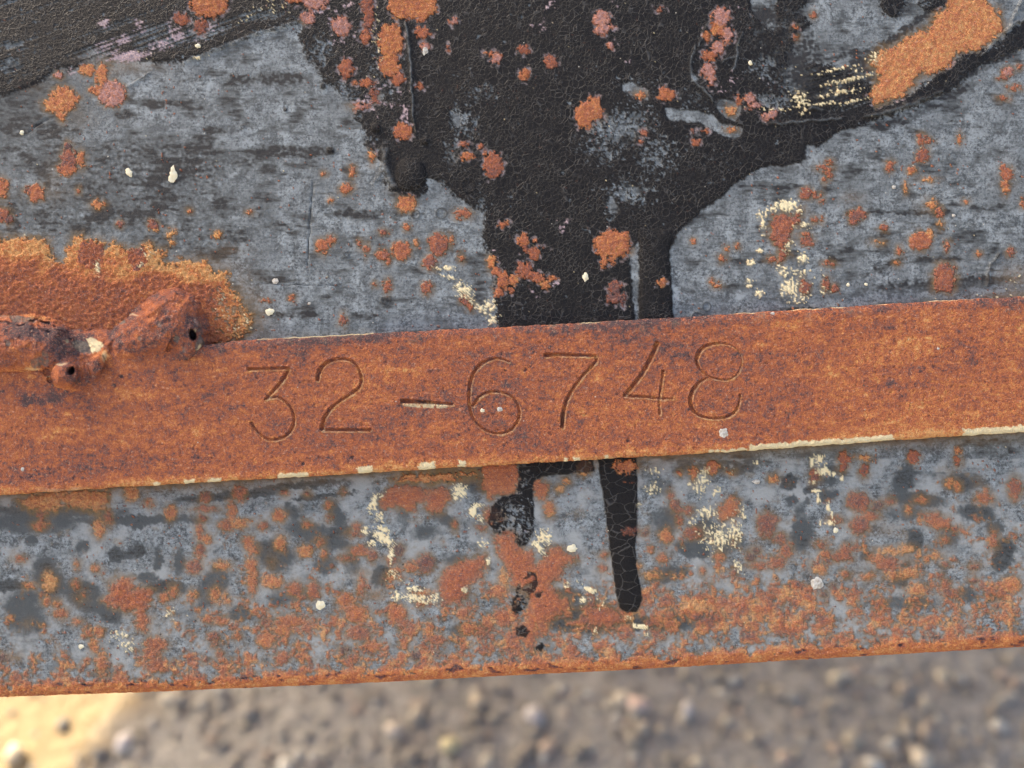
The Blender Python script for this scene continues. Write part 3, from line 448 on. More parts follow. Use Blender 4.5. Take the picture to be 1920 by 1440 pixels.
    # rust
    pinkr = np.zeros(U.shape, np.float32); sr = np.full(U.shape, -50, np.float32); hue = np.full(U.shape, 0.4, np.float32)
    for h, P in RUSTP:
        w_, d = st_poly(W1, U, V, P)
        if d is None: continue
        if h < 0.15 and P[0][1] > 850:
            halo[w_] = np.maximum(halo[w_], sstep(-8, 6, d)*(0.9+0.3*n12[w_])); d = d-9-14*np.abs(streak_f(U[w_], V[w_])); h = 0.2
        m = d > sr[w_]; hh = hue[w_]; hh[m & (d > -6)] = h; hue[w_] = hh; sr[w_] = np.maximum(sr[w_], d)
        halo[w_] = np.maximum(halo[w_], 0.75*np.exp(-np.maximum(-d, 0)**2/90.))
    for x, y, rx, ry, h in parse(SPOTS):
        k = 0.45 if max(rx, ry) < 7 else 0.8
        W = (U+(w1u-U)*k, V+(w1v-V)*k); w_, q = None, None
        r = max(rx, ry)*1.5+26; w_ = win(U, V, x-r, x+r, y-r, y+r)
        if w_ is None: continue
        du, dv = U[w_]+(w1u[w_]-U[w_])*k-x, V[w_]+(w1v[w_]-V[w_])*k-y
        q = np.sqrt((du/rx)**2+(dv/ry)**2); d = (1-q)*min(rx, ry)
        m = (d > sr[w_]) & (d > -5); hh = hue[w_]
        hh[m] = (h+0.15 if (h < 0.6 or y > 260) else 0.5)-0.14*np.exp(-np.maximum(d[m], 0)**2/9.)*(y > 250); hue[w_] = hh; sr[w_] = np.maximum(sr[w_], d)
        if h >= 0.6 and y < 260: pinkr[w_] = np.maximum(pinkr[w_], sstep(-1, 3, d))
        halo[w_] = np.maximum(halo[w_], (0.75 if y > 860 else 0.6)*np.exp(-np.maximum(-d, 0)**2/(60. if y > 860 else 34.)))
    # corner rust west: purple core and ochre rim
    c = sstep(0, 1, (V-(458+0.11*U+50*fbm(U, V, 60, 2, 40)))/50)*sstep(470, 380, U); inl = (U < 480) & (V > 430) & (V < 760)
    hue = np.where(inl & (sr > -6), lerp(0.08, 0.55, c)+0.25*fbm(U, V, 30, 3, 41), hue)
    w_, q = st_ell(W1, U, V, 172, 478, 26, 26); hue[w_] = np.where(q < 1, 0.62, hue[w_])
    w_, q = st_ell(W1, U, V, 258, 482, 18, 26); hue[w_] = np.where(q < 1, 0.68, hue[w_])
    # scattered rust of the lower flange, thicker to the edge
    D = -T
    rn = fbm(U, V, 34, 4, 50)+0.35*fbm(U, V, 9, 2, 51)
    thr = np.interp(D, [0, 20, 38, 60, 100, 170, 260, 340, 420], [-1.2, -0.4, 0.06, 0.18, 0.26, 0.36, 0.48, 0.62, 2])
    zone = np.zeros(U.shape, np.float32)
    for x, y, rx, ry, k in [(1330, 1128, 150, 34, .42), (1250, 1145, 60, 26, .3), (1440, 1150, 90, 60, .3), (1500, 1120, 30, 60, .2), (1680, 1150, 150, 40, .2), (1880, 1140, 60, 50, .2), (980, 1190, 160, 40, .2), (540, 1170, 110, 30, .2), (700, 1200, 110, 40, .12), (960, 1140, 60, 60, .25), (1120, 1150, 60, 40, .15), (60, 1010, 300, 90, -.4), (200, 1190, 140, 60, -.25), (1050, 980, 90, 80, -.4), (1480, 930, 120, 70, -.2), (1230, 960, 90, 60, -.2), (1380, 1210, 100, 22, -.1), (1250, 1215, 100, 18, -.1), (800, 960, 120, 60, -.4)]:
        a, q = st_ell(W0, U, V, x, y, rx, ry); zone[a] += k*np.exp(-q*q)
    s2 = (rn+zone-thr)*22
    h2 = 0.36+0.5*perlin(U/28, V/28, 52)+0.3*n12
    m = (s2 > sr) & (s2 > -4); hue = np.where(m, h2, hue); sr = np.maximum(sr, s2)
    halo = np.maximum(halo, 0.7*sstep(-9, 0, s2))
    eb = sstep(42, 18, D); hue = lerp(hue, 0.30+0.4*fbm(U, V, 16, 3, 53, 2.5), eb)
    ts = np.where((D < 330) & (V > 900), 1.0, 0.0)
    tiny = sstep(0.66, 0.76, perlin(U/7, V/7, 60)*0.9+0.25*n3+0.22*perlin(U/70, V/70, 61)-0.05*(1-ts))
    hue = np.where((tiny > 0.1) & (sr < -1), 0.55+0.3*n12, hue)
    softz = sstep(880, 930, V)*sstep(20, 34, D); sma = sstep(16, 5, sr)
    rust = sstep(-1.2-3.2*softz, 1.2+2.2*softz, sr-0.5+2.6*n3+3.8*n6+3.2*n12+inl*(V < 640)*(2.5*n6+4*n12+2*n3))*(1-0.30*softz*sma)
    rust = np.maximum(rust, tiny*0.85*(1-0.9*blk))
    softr = (D > 30)*(V > 900)*(s2 >= sr-0.01); rust = rust*(1-0.45*softr*sstep(0.2, -0.35, n6+n12+0.5*n3+0.3))
    a, q = st_ell(W0, U, V, 440, 590, 46, 60, -20); fr_ = np.zeros(U.shape, np.float32); fr_[a] = np.exp(-q*q)
    holes = sstep(0.50, 0.62, 0.7*n6+0.55*n12+0.25*n3+0.5*fr_)*np.maximum(sstep(9, 1, sr), fr_ > .3)
    rust *= 1-0.85*holes
    keep = sstep(-2, 0.5, sdr); rust *= 1-keep*(V > 905)*((U < 1163) | (V > 1010) | (V < 985)); rust = np.where((sdr > 0) & (np.abs(V-1118) < 8), rust*0.3, rust)
    lowblk = np.zeros(U.shape, np.float32)
    for P in BLACK[4:]:
        a, d = st_poly(W2, U, V, P)
        if d is not None: lowblk[a] = np.maximum(lowblk[a], sstep(-1, 1, d+2*n6[a]))
    rust *= 1-0.93*lowblk*sstep(0.1, -0.2, perlin(U/18, V/18, 70)-0.45)
    # pink bleached residue
    pink = np.zeros(U.shape, np.float32)
    for x, y, rx, ry, k in parse(PINK):
        if rx == 0: continue
        a, q = st_ell(W1, U, V, x, y, rx, ry); pink[a] = np.maximum(pink[a], k*np.exp(-q*q*1.1))
    pink = sstep(0.48, 0.66, pink*0.85+0.42*spk); pink *= 1-rust
    pink = np.maximum(pink, 0)
    pink = np.maximum(np.maximum(pink, 0.8*pinkr*rust), 0.10*rust*(D > 24)*(1-inl))
    # flaked rim of bare metal around rust in the black paint
    rim = sstep(-6.5, -2.5, sr+2.5*n6)*(sr < 1)*sstep(-0.1, 0.35, n12+0.3*n3)*(V < 640)*(sb > 0)
    blk = blk*(1-0.85*rim); pink = np.maximum(pink, 0.45*rim*(1-rust))
    # cream scuffs
    cr = np.zeros(U.shape, np.float32); cz = np.zeros(U.shape, np.float32)
    for x, y, rx, ry, an, k in parse(CREAM):
        a, q = st_ell(W0, U, V, x, y, rx, ry, an); cz[a] = np.maximum(cz[a], k*np.exp(-q*q*0.8))
    dg = perlin((U-V)/2.6, (U+V)/14, 81); vt = perlin(U/3.4, V/15, 82); fl = perlin(U/6, V/6, 83)
    tex = np.where(U < 1120, 0.5*fl+0.5*dg+0.3*n3, np.where(V > 840, 0.45*fl+0.45*vt+0.35*n3, 0.75*fl+0.4*n3+0.15*vt))
    cr = sstep(0.50, 0.62, cz*(0.86+0.12*(V > 840))+0.66*tex)
    chunk = sstep(0.80, 0.86, cz*0.9+0.12*fl)*(1-sstep(0.2, 0.5, dg))*0.0
    cr = np.maximum(cr, chunk)
    palewash = sstep(0.25, 0.8, cz)*0.35
    # height
    H = 1.6*blk*sstep(0, 7, sb)+0.5*blk+(0.5*n12+0.35*n6)*(0.35+0.3*dark)
    H += np.where(sdr > -1, 5.2*np.sqrt(np.clip(1-(1-np.clip(sdr, 0, 30)/30.)**2, 0, 1)), 0)
    rr = np.clip(sr, 0, 12)/12.
    H += rust*(0.5+0.6*rr+0.8*n6+0.7*n3+0.8*n12*rr)
    H += 2.4*(0.5*fbm(U, V, 14, 3, 90)+0.6*n6)*rust*sstep(470, 420, U)*sstep(430, 480, V)
    H += 4*sstep(0, 70, sr)*inl
    H += 2.0*cr*(0.7+0.5*fl)+1.2*pink*n6
    H += 1.5*n3*chips*(1-rust)*sstep(0, 4, sb)
    for hgt, P in RIDGES:
        P = np.array(P); C = smooth_curve(P, 5); a, d, hw = st_line(W2, U, V, C, 16)
        if a is None: continue
        f = np.exp(-(d/hw)**2)*(0.75+0.5*n12[a]); H[a] += hgt*f
        if hgt < 0 or P[0][0] > 1840 and P[0][1] > 400: dark[a] = np.maximum(dark[a], 0.9*f); H[a] += 0
        elif hgt >= 2: blk[a] *= 1-0.55*np.exp(-(d/(hw*.6))**2); dark[a] *= 1-0.5*f
    # lump of tar-like paint
    a, q = st_ell(W2, U, V, 770, 328, 30, 32, 20); H[a] += 9*np.sqrt(np.clip(1-q*q, 0, 1)); blk[a] = np.maximum(blk[a], sstep(1.05, .95, q)); rust[a] *= 1-sstep(1.05, .9, q)
    for x, y, r_ in ((705, 240, 9), (620, 282, 7), (606, 162, 6), (797, 265, 8), (535, 206, 4)):
        a, q = st_ell(W0, U, V, x, y, r_, r_); H[a] += r_*0.6*np.sqrt(np.clip(1-q*q, 0, 1)); blk[a] = np.maximum(blk[a], sstep(1.05, .9, q)*0.9)
    # crater rings
    for x, y, r_ in ((878, 348, 13), (828, 400, 10), (779, 402, 8), (1308, 598, 12), (1767, 150, 10), (1516, 157, 7), (650, 477, 4), (720, 562, 5), (1325, 575, 8), (455, 238, 3), (1648, 285, 5)):
        a, q = st_ell(W0, U, V, x, y, r_, r_); g = np.exp(-((q-1)*r_/1.6)**2); H[a] += 1.6*g; dark[a] = np.maximum(dark[a], 0.75*g)
    # rounded lower edge of the plate, pitted
    rad = 20.0; e = np.clip(1-D/rad, 0, 1); H -= rad*(1-np.sqrt(np.clip(1-e*e, 0, 1)))
    pit = fbm(U, V, 14, 3, 95, 2.6); H += 2.6*pit*sstep(60, 16, D); H -= 4*sstep(0.28, 0.5, pit)*sstep(40, 20, D)
    hue = np.where(D < 40, hue+0.6*sstep(0.26, 0.45, pit), hue)
    # gentle waviness of the sheet
    H += 2.2*fbm(U, V, 420, 2, 97)
    cr2 = np.clip(cr+palewash*(1-blk)*(0.5+n6), 0, 1)
    A = np.stack([np.clip(rust, 0, 1), np.clip(hue, 0, 1), np.clip(blk, 0, 1), cr2], -1).reshape(-1, 4)
    big = np.where(V > 860, 1.0, 0.0)
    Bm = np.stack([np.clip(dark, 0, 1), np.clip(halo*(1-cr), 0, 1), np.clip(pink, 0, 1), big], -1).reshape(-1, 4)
    nr, nc = U.shape; Q = grid_quads(nr, nc)
    fc = lambda F: (0.25*(F[:-1, :-1]+F[1:, :-1]+F[1:, 1:]+F[:-1, 1:])).ravel()
    fd = fc(sdr) > 0; up = fc(V) < 740
    X = to_local(U, V, H)
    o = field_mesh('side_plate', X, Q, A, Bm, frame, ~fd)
    d1 = field_mesh('paint_run', X, Q, A, Bm, frame, fd & ~up); d1['label'] = 'long black paint run below the bar ending in a round bead'
    d2 = field_mesh('paint_run', X, Q, A, Bm, frame, fd & up); d2['label'] = 'short black paint run just above the bar'
    # thickness: underside and back of the sheet
    last = np.arange((nr-1)*nc, nr*nc); cb = X[last].copy(); ring = [cb]
    for dz in (-60, -120): b = cb.copy(); b[:, 2] = dz*PX; b[:, 1] += (6 if dz == -60 else 18)*PX; ring.append(b)
    top = X[:nc].copy(); top[:, 2] = -120*PX; ring.append(top)
    Y = np.concatenate(ring); Q2 = grid_quads(len(ring), nc)
    n_ = len(Y); A2 = np.tile([1, .5, 0, 0], (n_, 1)); B2 = np.tile([.2, 0, 0, 0], (n_, 1))
    field_mesh('plate_back', Y, Q2, A2, B2, frame)
    return H
build_plate()

# ------------------------------------------------------------------ the flat bar with the stamped number
BH = 34.0
KB = 1-BH/DPX
DIGITS = [
 ('3', [[(466,692,4.2),(480,692,3.2),(510,691,3.2),(540,690,3.4)], [(541,692,4),(534,706,4),(522,722,3.6),(508,738,3),(498,748,3)], [(498,748,2.6),(512,744.5,2.4),(526,747,2.6),(538,756,3),(547,768,3.2),(551.5,785,3.2),(547,804,3),(534,818,3),(512,824.5,3.2),(496,821,3),(481,808,3),(470.5,793,3.4)]]),
 ('2', [[(595,712,4),(599,695,4.4),(611,681,4),(632,673.5,3.4),(654,675,3.2),(669,686,3),(677,705,3.2),(675,724,3.2),(662,736,3),(640,750,3),(621,765,3.4),(608,784,4),(603,804,4.6)], [(604,806,3),(640,806,3.6),(694,806,3.6)]]),
 ('-', [[(755,752,5.5),(790,754,4.6),(848,758,3)]]),
 ('6', [[(954,678,2),(936,672,2.6),(918,674.5,3),(900,684,3.6),(887,702,3.8),(880,728,3.8),(880,758,3.4),(887,784,3.2),(902,801,3),(921,811,2.8),(940,812.5,2.8),(957,806,3),(970,790,3.2),(974,774,3.2),(969,755,3),(956,741,2.6),(937,735,2.4),(918,735,2.8),(900,743,3),(887,760,3.2)]]),
 ('7', [[(1023,666,4.8),(1050,665,4),(1085,666,3.4),(1116,667,3.2)], [(1116,667,3.4),(1118,676,3.6),(1108,688,3),(1094,703,3),(1076,726,3.4),(1063,750,3.8),(1056,775,4.6),(1054,800,4.8)]]),
 ('4', [[(1232,644,5),(1221,670,4.6),(1203,702,4.2),(1186,724,4.2),(1171,741,4.2)], [(1172,742,3.2),(1210,744,3.2),(1240,747,2.8),(1262,747.5,1.6)], [(1243,696,3.4),(1240,722,2.6),(1236,750,2.2),(1237,776,3)]]),
 ('8', [[(1330,707,2),(1313,693,3),(1306,674,4),(1315,655,4),(1332,646,3),(1355,643.5,2.4),(1377,651,1.0),(1390,668,.7),(1388,692,1.3),(1374,708,1.8),(1355,712,2),(1330,708,2),(1311,717,3),(1297,737,4.2),(1295,757,4.6),(1303,773,3.8),(1320,782,2.6),(1350,784,3),(1372,777,3),(1384,762,2.8),(1388,740,2.4)]])]
def build_bar():
    cu = axis(-30, 1950, 1.5, -1900, 3600)
    top = np.interp(cu, *zip(*BARTOP)); bot = np.interp(cu, *zip(*BARBOT))
    k = np.ones(31)/31; pad = lambda a: np.convolve(np.pad(a, 15, 'edge'), k, 'valid'); top, bot = pad(top), pad(bot)
    fr = np.concatenate([[0, 0.002], np.linspace(0.006, 0.994, 178), [0.998, 1]])
    U = np.repeat(cu[None], len(fr), 0).astype(np.float32); Fr = np.repeat(fr[:, None], len(cu), 1).astype(np.float32)
    wt = perlin(U/30, Fr*0+3.3, 200)*1.6+perlin(U/7, Fr*0+1.3, 201)*0.8
    V = (top[None]*(1-Fr)+bot[None]*Fr+wt).astype(np.float32)
    dt = V-(top[None]+wt); db = (bot[None]+wt)-V; W0 = (U, V)
    n3 = perlin(U/3.1, V/3.1, 108); n6 = perlin(U/6.3, V/6.3, 109); n12 = perlin(U/12.5, V/12.5, 110)
    rt = 15.0; e = np.clip(1-dt/rt, 0, 1); H = BH-9*(1-np.sqrt(np.clip(1-e*e, 0, 1)))
    rb = 8.0; e = np.clip(1-db/rb, 0, 1); H = H-6*(1-np.sqrt(np.clip(1-e*e, 0, 1)))
    H += 0.35*n6+0.28*n3+0.25*n12+1.0*fbm(U, V, 180, 3, 120)
    pit = fbm(U, V, 9, 2, 121); H -= 1.3*sstep(0.36, 0.55, pit)
    H += 1.2*fbm(U, V, 12, 2, 122)*sstep(22, 6, db)
    # digits
    gid = np.full(U.shape, -1, int); dep = np.zeros(U.shape, np.float32); lit = np.zeros(U.shape, np.float32)
    for gi, (nm, strokes) in enumerate(DIGITS):
        g = np.zeros(U.shape, np.float32)
        for S in strokes:
            S = [(x, y, h*0.80) for x, y, h in S]
            C = smooth_curve([(960+(x-960), y, h) for x, y, h in S], 6) if len(S) > 2 else np.array(S, float)
            a, d, hw = st_line((U+0.8*n6, V+0.8*n6), U, V, C, 18)
            prof = np.sqrt(np.clip(1-(d/(hw*1.08))**2, 0, 1))
            lip = 0.9*np.exp(-((d-hw*1.35)/1.6)**2)
            dd = np.maximum(g[a], prof*np.maximum(hw-0.6, 0.45)*2.3); g[a] = dd; gid[a] = np.where(d < hw+9, gi, gid[a])
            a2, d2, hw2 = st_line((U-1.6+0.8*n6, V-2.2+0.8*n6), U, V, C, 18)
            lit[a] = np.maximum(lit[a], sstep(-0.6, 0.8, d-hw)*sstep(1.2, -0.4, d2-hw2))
            H[a] += lip*(prof < 0.05)
            dep[a] = np.maximum(dep[a], prof)
        H -= g
    a, d, hw = st_line(W0, U, V, np.array([(753, 757, 5), (800, 757, 4), (849, 760, 2)], float)); 
    # colour
    hue = 0.57+0.34*fbm(U, V, 120, 3, 130, 2.2)+0.16*fbm(U, V, 34, 3, 134, 2.5)+0.34*fbm(U, V, 14, 3, 131, 1.6)+0.12*n6+0.10*n3
    hue += 0.08*sstep(0.36, 0.55, pit)-0.22*sstep(0.25, 0.6, fbm(U, V, 16, 3, 133, 3.0))
    hue += 0.26*sstep(30, 8, dt)-0.35*sstep(26, 2, db)
    hue += 0.15*sstep(1000, 300, U)*0-0.10*sstep(1400, 1700, U)
    dash = (gid == 2)
    hue = np.where(dep > 0.1, 0.50+0.35*n12+0.15*n6, hue)
    for x, y, rx, ry, k_ in [(130, 810, 60, 26, -.3), (60, 715, 50, 20, -.25), (250, 740, 60, 12, -.2), (560, 700, 0, 0, 0), (770, 700, 30, 16, -.3), (1720, 650, 120, 20, -.25), (1550, 690, 80, 26, -.3), (1680, 720, 60, 30, .3), (1800, 640, 40, 30, .3), (1120, 710, 10, 10, -.5), (985, 702, 8, 8, -.5), (60, 750, 40, 14, .3), (50, 755, 8, 12, .6), (100, 745, 10, 14, .7), (1500, 800, 160, 20, -.1), (560, 880, 0, 0, 0), (900, 700, 120, 40, .1), (1300, 690, 160, 40, .08), (1090, 820, 200, 30, .05)]:
        if rx: a, q = st_ell(W0, U, V, x, y, rx, ry); hue[a] += k_*np.exp(-q*q)*(0.7+0.8*n12[a])
    hue -= 0.30*lit  # lit lower right digit lips painted paler, here and in cream
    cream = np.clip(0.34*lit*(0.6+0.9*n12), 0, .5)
    segs = [(1404, 1676, 1.0), (1806, 2200, 1.2), (285, 300, .6), (345, 365, .7), (388, 414, .7), (520, 578, .8), (670, 699, 1.2), (785, 816, 1.3), (859, 874, 1.1), (1057, 1066, .7), (1074, 1088, .6), (1133, 1142, .6), (1330, 1340, .6), (1352, 1404, .5), (1340, 1352, .4)]
    wn = 3.2*perlin(U/9, V*0, 140)+1.1*perlin(U/3, V*0, 141)+0.8*n3
    for x0, x1, k_ in segs:
        c = np.minimum(U-x0, x1-U)+3*n6+2.5*n3; lim = 11*k_+wn
        cream = np.maximum(cream, sstep(-.5, 1.5, c)*sstep(-1, 1, lim-db)*sstep(-2.5, 0 if k_ < 1 else -2, db-(1.5 if k_ < 1 else 0)))
    streaky = sstep(0.15, 0.6, fbm(U, V, 12, 3, 142, 5))*sstep(13, 4, db)*0.5*(U < 1400)
    pink = sstep(0.12, 0.5, fbm(U, V, 22, 4, 145, 2))*sstep(46, 14, dt)*0.22*sstep(300, 500, U)
    pink += 0.5*sstep(0.25, .6, fbm(U, V, 10, 3, 146))*np.exp(-((U-1760)/70)**2-((V-598)/20)**2)
    a, q = st_ell((U+2*n6, V+2*n6), U, V, 800, 761, 48, 4.5, 2); cream[a] = np.maximum(cream[a], 0.8*sstep(1.1, .7, q)*sstep(-0.3, .3, n6[a]+.3))
    a, q = st_ell(W0, U, V, 1056, 785, 5, 18, 5); dk = np.zeros(U.shape, np.float32); dk[a] = 0.8*sstep(1.2, .6, q)
    a, q = st_ell(W0, U, V, 800, 753, 26, 3, 4); dk[a] = 0.9*sstep(1.2, .6, q)*sstep(-.2, .2, n6[a])
    for x, y in ((985, 694), (660, 858), (1178, 826), (568, 870), (214, 723), (227, 706)):
        a, q = st_ell(W0, U, V, x, y, 4, 4.5); H[a] -= 3*sstep(1.2, .3, q); hue[a] += .4*sstep(1.3, .4, q)
    # thin pale edging of old paint caught along the upper edge
    line = (sstep(3.2, 1, dt)*sstep(0.0, 0.35, fbm(U, V, 60, 2, 150)-0.15+0.5*((U > 480) & (U < 700) | (U > 1560)))*0.7)
    cream = np.maximum(cream, line*(U > 380)); cream = np.maximum(cream, streaky*0.6)
    big = np.zeros(U.shape); rust = 1-0.75*dk*(1-cream)
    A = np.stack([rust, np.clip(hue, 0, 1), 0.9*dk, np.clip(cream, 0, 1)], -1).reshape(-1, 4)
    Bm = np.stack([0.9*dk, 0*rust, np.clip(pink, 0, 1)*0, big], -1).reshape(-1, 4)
    # pale bloom lives on top of the rust, so blend it through the cream slot, weakly
    A[:, 3] = np.clip(A[:, 3]+0.35*pink.ravel(), 0, 1)
    H[0, :] = 0; H[-1, :] = -3
    U2 = 960+(U-960)*KB; V2 = 720+(V-720)*KB
    # keep the walls square to the plate
    X = to_local(U2, V2, H); nr, nc = U.shape; Q = grid_quads(nr, nc)
    fg = np.stack([gid[:-1, :-1], gid[1:, :-1], gid[1:, 1:], gid[:-1, 1:]]).max(0).ravel()
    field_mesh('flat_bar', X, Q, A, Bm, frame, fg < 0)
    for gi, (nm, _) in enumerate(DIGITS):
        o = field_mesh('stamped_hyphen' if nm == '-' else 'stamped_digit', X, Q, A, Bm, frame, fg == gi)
        o['label'] = 'engraved hyphen between 2 and 6' if nm == '-' else 'engraved digit %s' % nm
build_bar()

# ------------------------------------------------------------------ weld beads on the left
def build_weld():
    cu = np.arange(-160, 480, 1.5); cv = np.arange(520, 775, 1.5)
    U, V = np.meshgrid(cu, cv); U = U.astype(np.float32); V = V.astype(np.float32)
    n3 = perlin(U/3.1, V/3.1, 308); n6 = perlin(U/6.3, V/6.3, 309); n12 = perlin(U/12.5, V/12.5, 310)
    W = (U+5*fbm(U, V, 24, 3, 301), V+5*fbm(U, V, 24, 3, 302)); W0 = (U, V)
    top = np.interp(cu, *zip(*BARTOP))[None]+0*V
    surf = np.where(V > top+6, BH, 6.0)
    k = 26.0
    def smax(a, b, k=8.):
        h = np.clip(0.5+0.5*(a-b)/k, 0, 1); return b+(a-b)*h+k*h*(1-h)
    # fillet of weld metal from the plate up to the bar face
    H = BH+3-1.02*np.clip(top+10-V, 0, 60)*np.interp(V-top, [-60, 0], [0.75, .45]); H = np.where(V > top+10, BH+3-0.30*(V-top-10), H)
    H -= 60*sstep(366, 392, U)+0*H
    def dome(H, P, hgt, soft, pw=.5, F=W):
        d = poly_sd(F[0], F[1], P); t = np.clip(d/soft, 0, 1); b = hgt*(1-(1-t)**2)**pw
        return smax(H, np.where(d > 0, BH-8+b, -40+d), 5.)
    def capsule(H, pts, k=.62, base=BH-6, sm=7., F=W):
        a, d, hw = st_line(F, U, V, smooth_curve(pts, 6), 70); q = np.clip(d/hw, 0, 3)
        h = np.where(q < 1, base+k*hw*np.sqrt(np.clip(1-q*q, 0, 1)), base-30*(q-1)*2); H[a] = smax(H[a], h, sm); return H
    H = capsule(H, [(204,660,16), (226,650,24), (256,634,34), (290,622,44), (322,612,50), (340,622,40), (346,640,34)], .62)
    H = capsule(H, [(286,604,26), (318,584,30), (338,588,30), (352,606,24)], .95, BH-8, 12.)
    H = capsule(H, [(-150,652,44), (0,654,45), (46,650,45), (84,654,42), (112,668,34), (132,690,28)], .68)
    H = capsule(H, [(96,704,18), (122,706,30), (150,704,28), (176,688,20)], .45, BH-4)
    a, q = st_ell(W0, U, V, 122, 702, 26, 25); H[a] = np.where(q < 1, smax(H[a], BH+14+22*np.sqrt(np.clip(1-q*q, 0, 1)), 3), H[a])
    a, q = st_ell(W0, U, V, 182, 684, 13, 20, 20); H[a] = np.where(q < 1, smax(H[a], BH+8+12*np.sqrt(np.clip(1-q*q, 0, 1)), 3), H[a])
    # steep shoulder on the right bead and groove under it
    a, d, hw = st_line(W0, U, V, smooth_curve([(212, 640, 4), (208, 652, 5), (214, 668, 4), (224, 680, 3)], 5)); H[a] -= 8*np.exp(-(d/hw)**2)
    a, d, hw = st_line(W, U, V, smooth_curve([(190, 612, 3), (236, 594, 4), (270, 580, 3), (306, 560, 2)], 5)); H[a] -= 6*np.exp(-(d/hw)**2)
    a, d, hw = st_line(W, U, V, smooth_curve([(236, 602, 4), (270, 592, 4), (300, 574, 3), (312, 562, 3)], 5)); H[a] += 3*np.exp(-(d/hw)**2)
    a, d, hw = st_line(W, U, V, smooth_curve([(330, 556, 7), (352, 580, 9), (364, 610, 8)], 5)); H[a] -= 5*np.exp(-(d/hw)**2)
    # solidification ripples on the left bead
    rr = np.hypot(U-62, V-690); an = np.arctan2(690-V, U-62)
    rip = np.sin(rr*0.85+3*n12)*sstep(58, 74, rr)*sstep(104, 92, rr)*sstep(0.25, 0.6, an)*sstep(1.75, 1.4, an); H += 2.0*rip
    rr = np.hypot(U-182, V-684); H += 0.9*np.sin((U-182)*1.2+0.3*(V-684))*sstep(18, 8, rr)
    rr = np.hypot(U-122, V-702); H += 1.0*np.sin(rr*0.75)*sstep(24, 30, rr)*sstep(58, 46, rr)*sstep(-4, 10, V-700+0.4*(U-122))
    H += 1.5*n12+1.1*n6+0.7*n3+7.5*fbm(U, V, 40, 4, 311, 1, .6)
    hole = np.zeros(U.shape, np.float32)
    for x, y, rx, ry, an_ in ((361, 628, 5.5, 10, -10), (88, 698, 5, 8, -20), (135, 696, 4.5, 8, 10), (94, 712, 5, 4, 30), (8, 704, 18, 3.5, -20)):
        a, q = st_ell((U+1.0*n12, V+1.5*n12), U, V, x, y, rx*1.1, ry, an_); m = sstep(1.25, .6, q); H[a] -= (26 if rx < 10 else 8)*m; H[a] += 3*np.exp(-((q-1.35)/.25)**2); hole[a] = np.maximum(hole[a], m)
    a, d, hw = st_line(W, U, V, smooth_curve([(-60, 612, 2), (0, 604, 2), (34, 612, 2), (58, 604, 2), (70, 600, 2), (92, 606, 2)], 4)); H[a] -= 6*np.exp(-(d/hw)**2); hole[a] = np.maximum(hole[a], .6*np.exp(-(d/hw)**2))
    hue = 0.66+0.5*fbm(U, V, 50, 3, 320)+0.3*fbm(U, V, 12, 3, 321)
    for x, y, rx, ry, k_ in [(100, 632, 40, 24, .5), (60, 620, 40, 12, .4), (128, 655, 20, 26, .4), (150, 650, 20, 16, .3), (250, 625, 40, 30, .15), (330, 640, 30, 40, .12), (40, 650, 50, 20, -.15), (240, 668, 60, 8, -.3), (188, 640, 16, 30, -.35), (300, 560, 30, 12, .15), (350, 600, 14, 30, .2), (40, 695, 60, 8, -.5), (120, 730, 50, 10, -.3), (180, 684, 12, 18, .35), (150, 720, 20, 16, .25), (100, 600, 60, 10, -.3), (226, 644, 8, 14, .3), (0, 590, 60, 10, -.3)]:
        a, q = st_ell(W0, U, V, x, y, rx, ry); hue[a] += k_*np.exp(-q*q)
    dark = np.zeros(U.shape, np.float32)
    for x, y, rx, ry, an_, k_ in [(155, 650, 24, 12, 20, .95), (70, 680, 14, 14, 0, .6), (84, 672, 10, 18, 0, .6), (230, 603, 5, 6, 0, .8), (332, 636, 6, 8, 0, .8), (262, 634, 6, 6, 0, .6), (226, 604, 7, 6, 0, .6), (242, 582, 7, 5, 0, .7), (16, 645, 5, 6, 0, .7), (40, 598, 30, 8, 10, .7), (8, 590, 30, 8, 10, .6), (138, 615, 6, 5, 0, .5), (375, 650, 10, 22, 0, .8), (372, 610, 8, 24, -20, .5), (300, 608, 6, 5, 0, .6), (345, 655, 6, 8, 0, .5), (98, 740, 8, 8, 0, .7), (48, 755, 8, 10, 0, .7)]:
        a, q = st_ell(W, U, V, x, y, rx, ry, an_); dark[a] = np.maximum(dark[a], k_*sstep(1.3, .6, q))
    dark = sstep(.3, .75, dark+.25*n6); rust = 1-0.85*dark
    cream = np.zeros(U.shape, np.float32)
    P = [(162, 636), (170, 632), (192, 642), (194, 650), (186, 658), (172, 662), (168, 650)]
    cream = np.maximum(cream, 0.95*sstep(-1, 1.5, poly_sd(U+2*n6, V+2*n6, P)))
    for x, y, rx, ry in ((196, 670, 5, 12), (115, 682, 14, 3), (92, 706, 4, 3), (374, 650, 3, 6), (366, 618, 3, 5), (380, 656, 14, 2), (60, 692, 16, 2.5), (126, 640, 3, 5), (250, 590, 10, 1.5), (10, 585, 12, 2)):
        a, q = st_ell(W, U, V, x, y, rx, ry); cream[a] = np.maximum(cream[a], .5*sstep(1.2, .5, q))
    H = np.where(cream > .9, H+1, H)
    A = np.stack([rust*(1-hole*.5), np.clip(hue+.5*hole, 0, 1), 0.9*hole, cream], -1).reshape(-1, 4)
    Bm = np.stack([np.clip(dark*.55+hole, 0, 1), .3+0*hue, 0*hue, 0*hue], -1).reshape(-1, 4)
    kk = 1-np.clip(H, 0, 60)/DPX
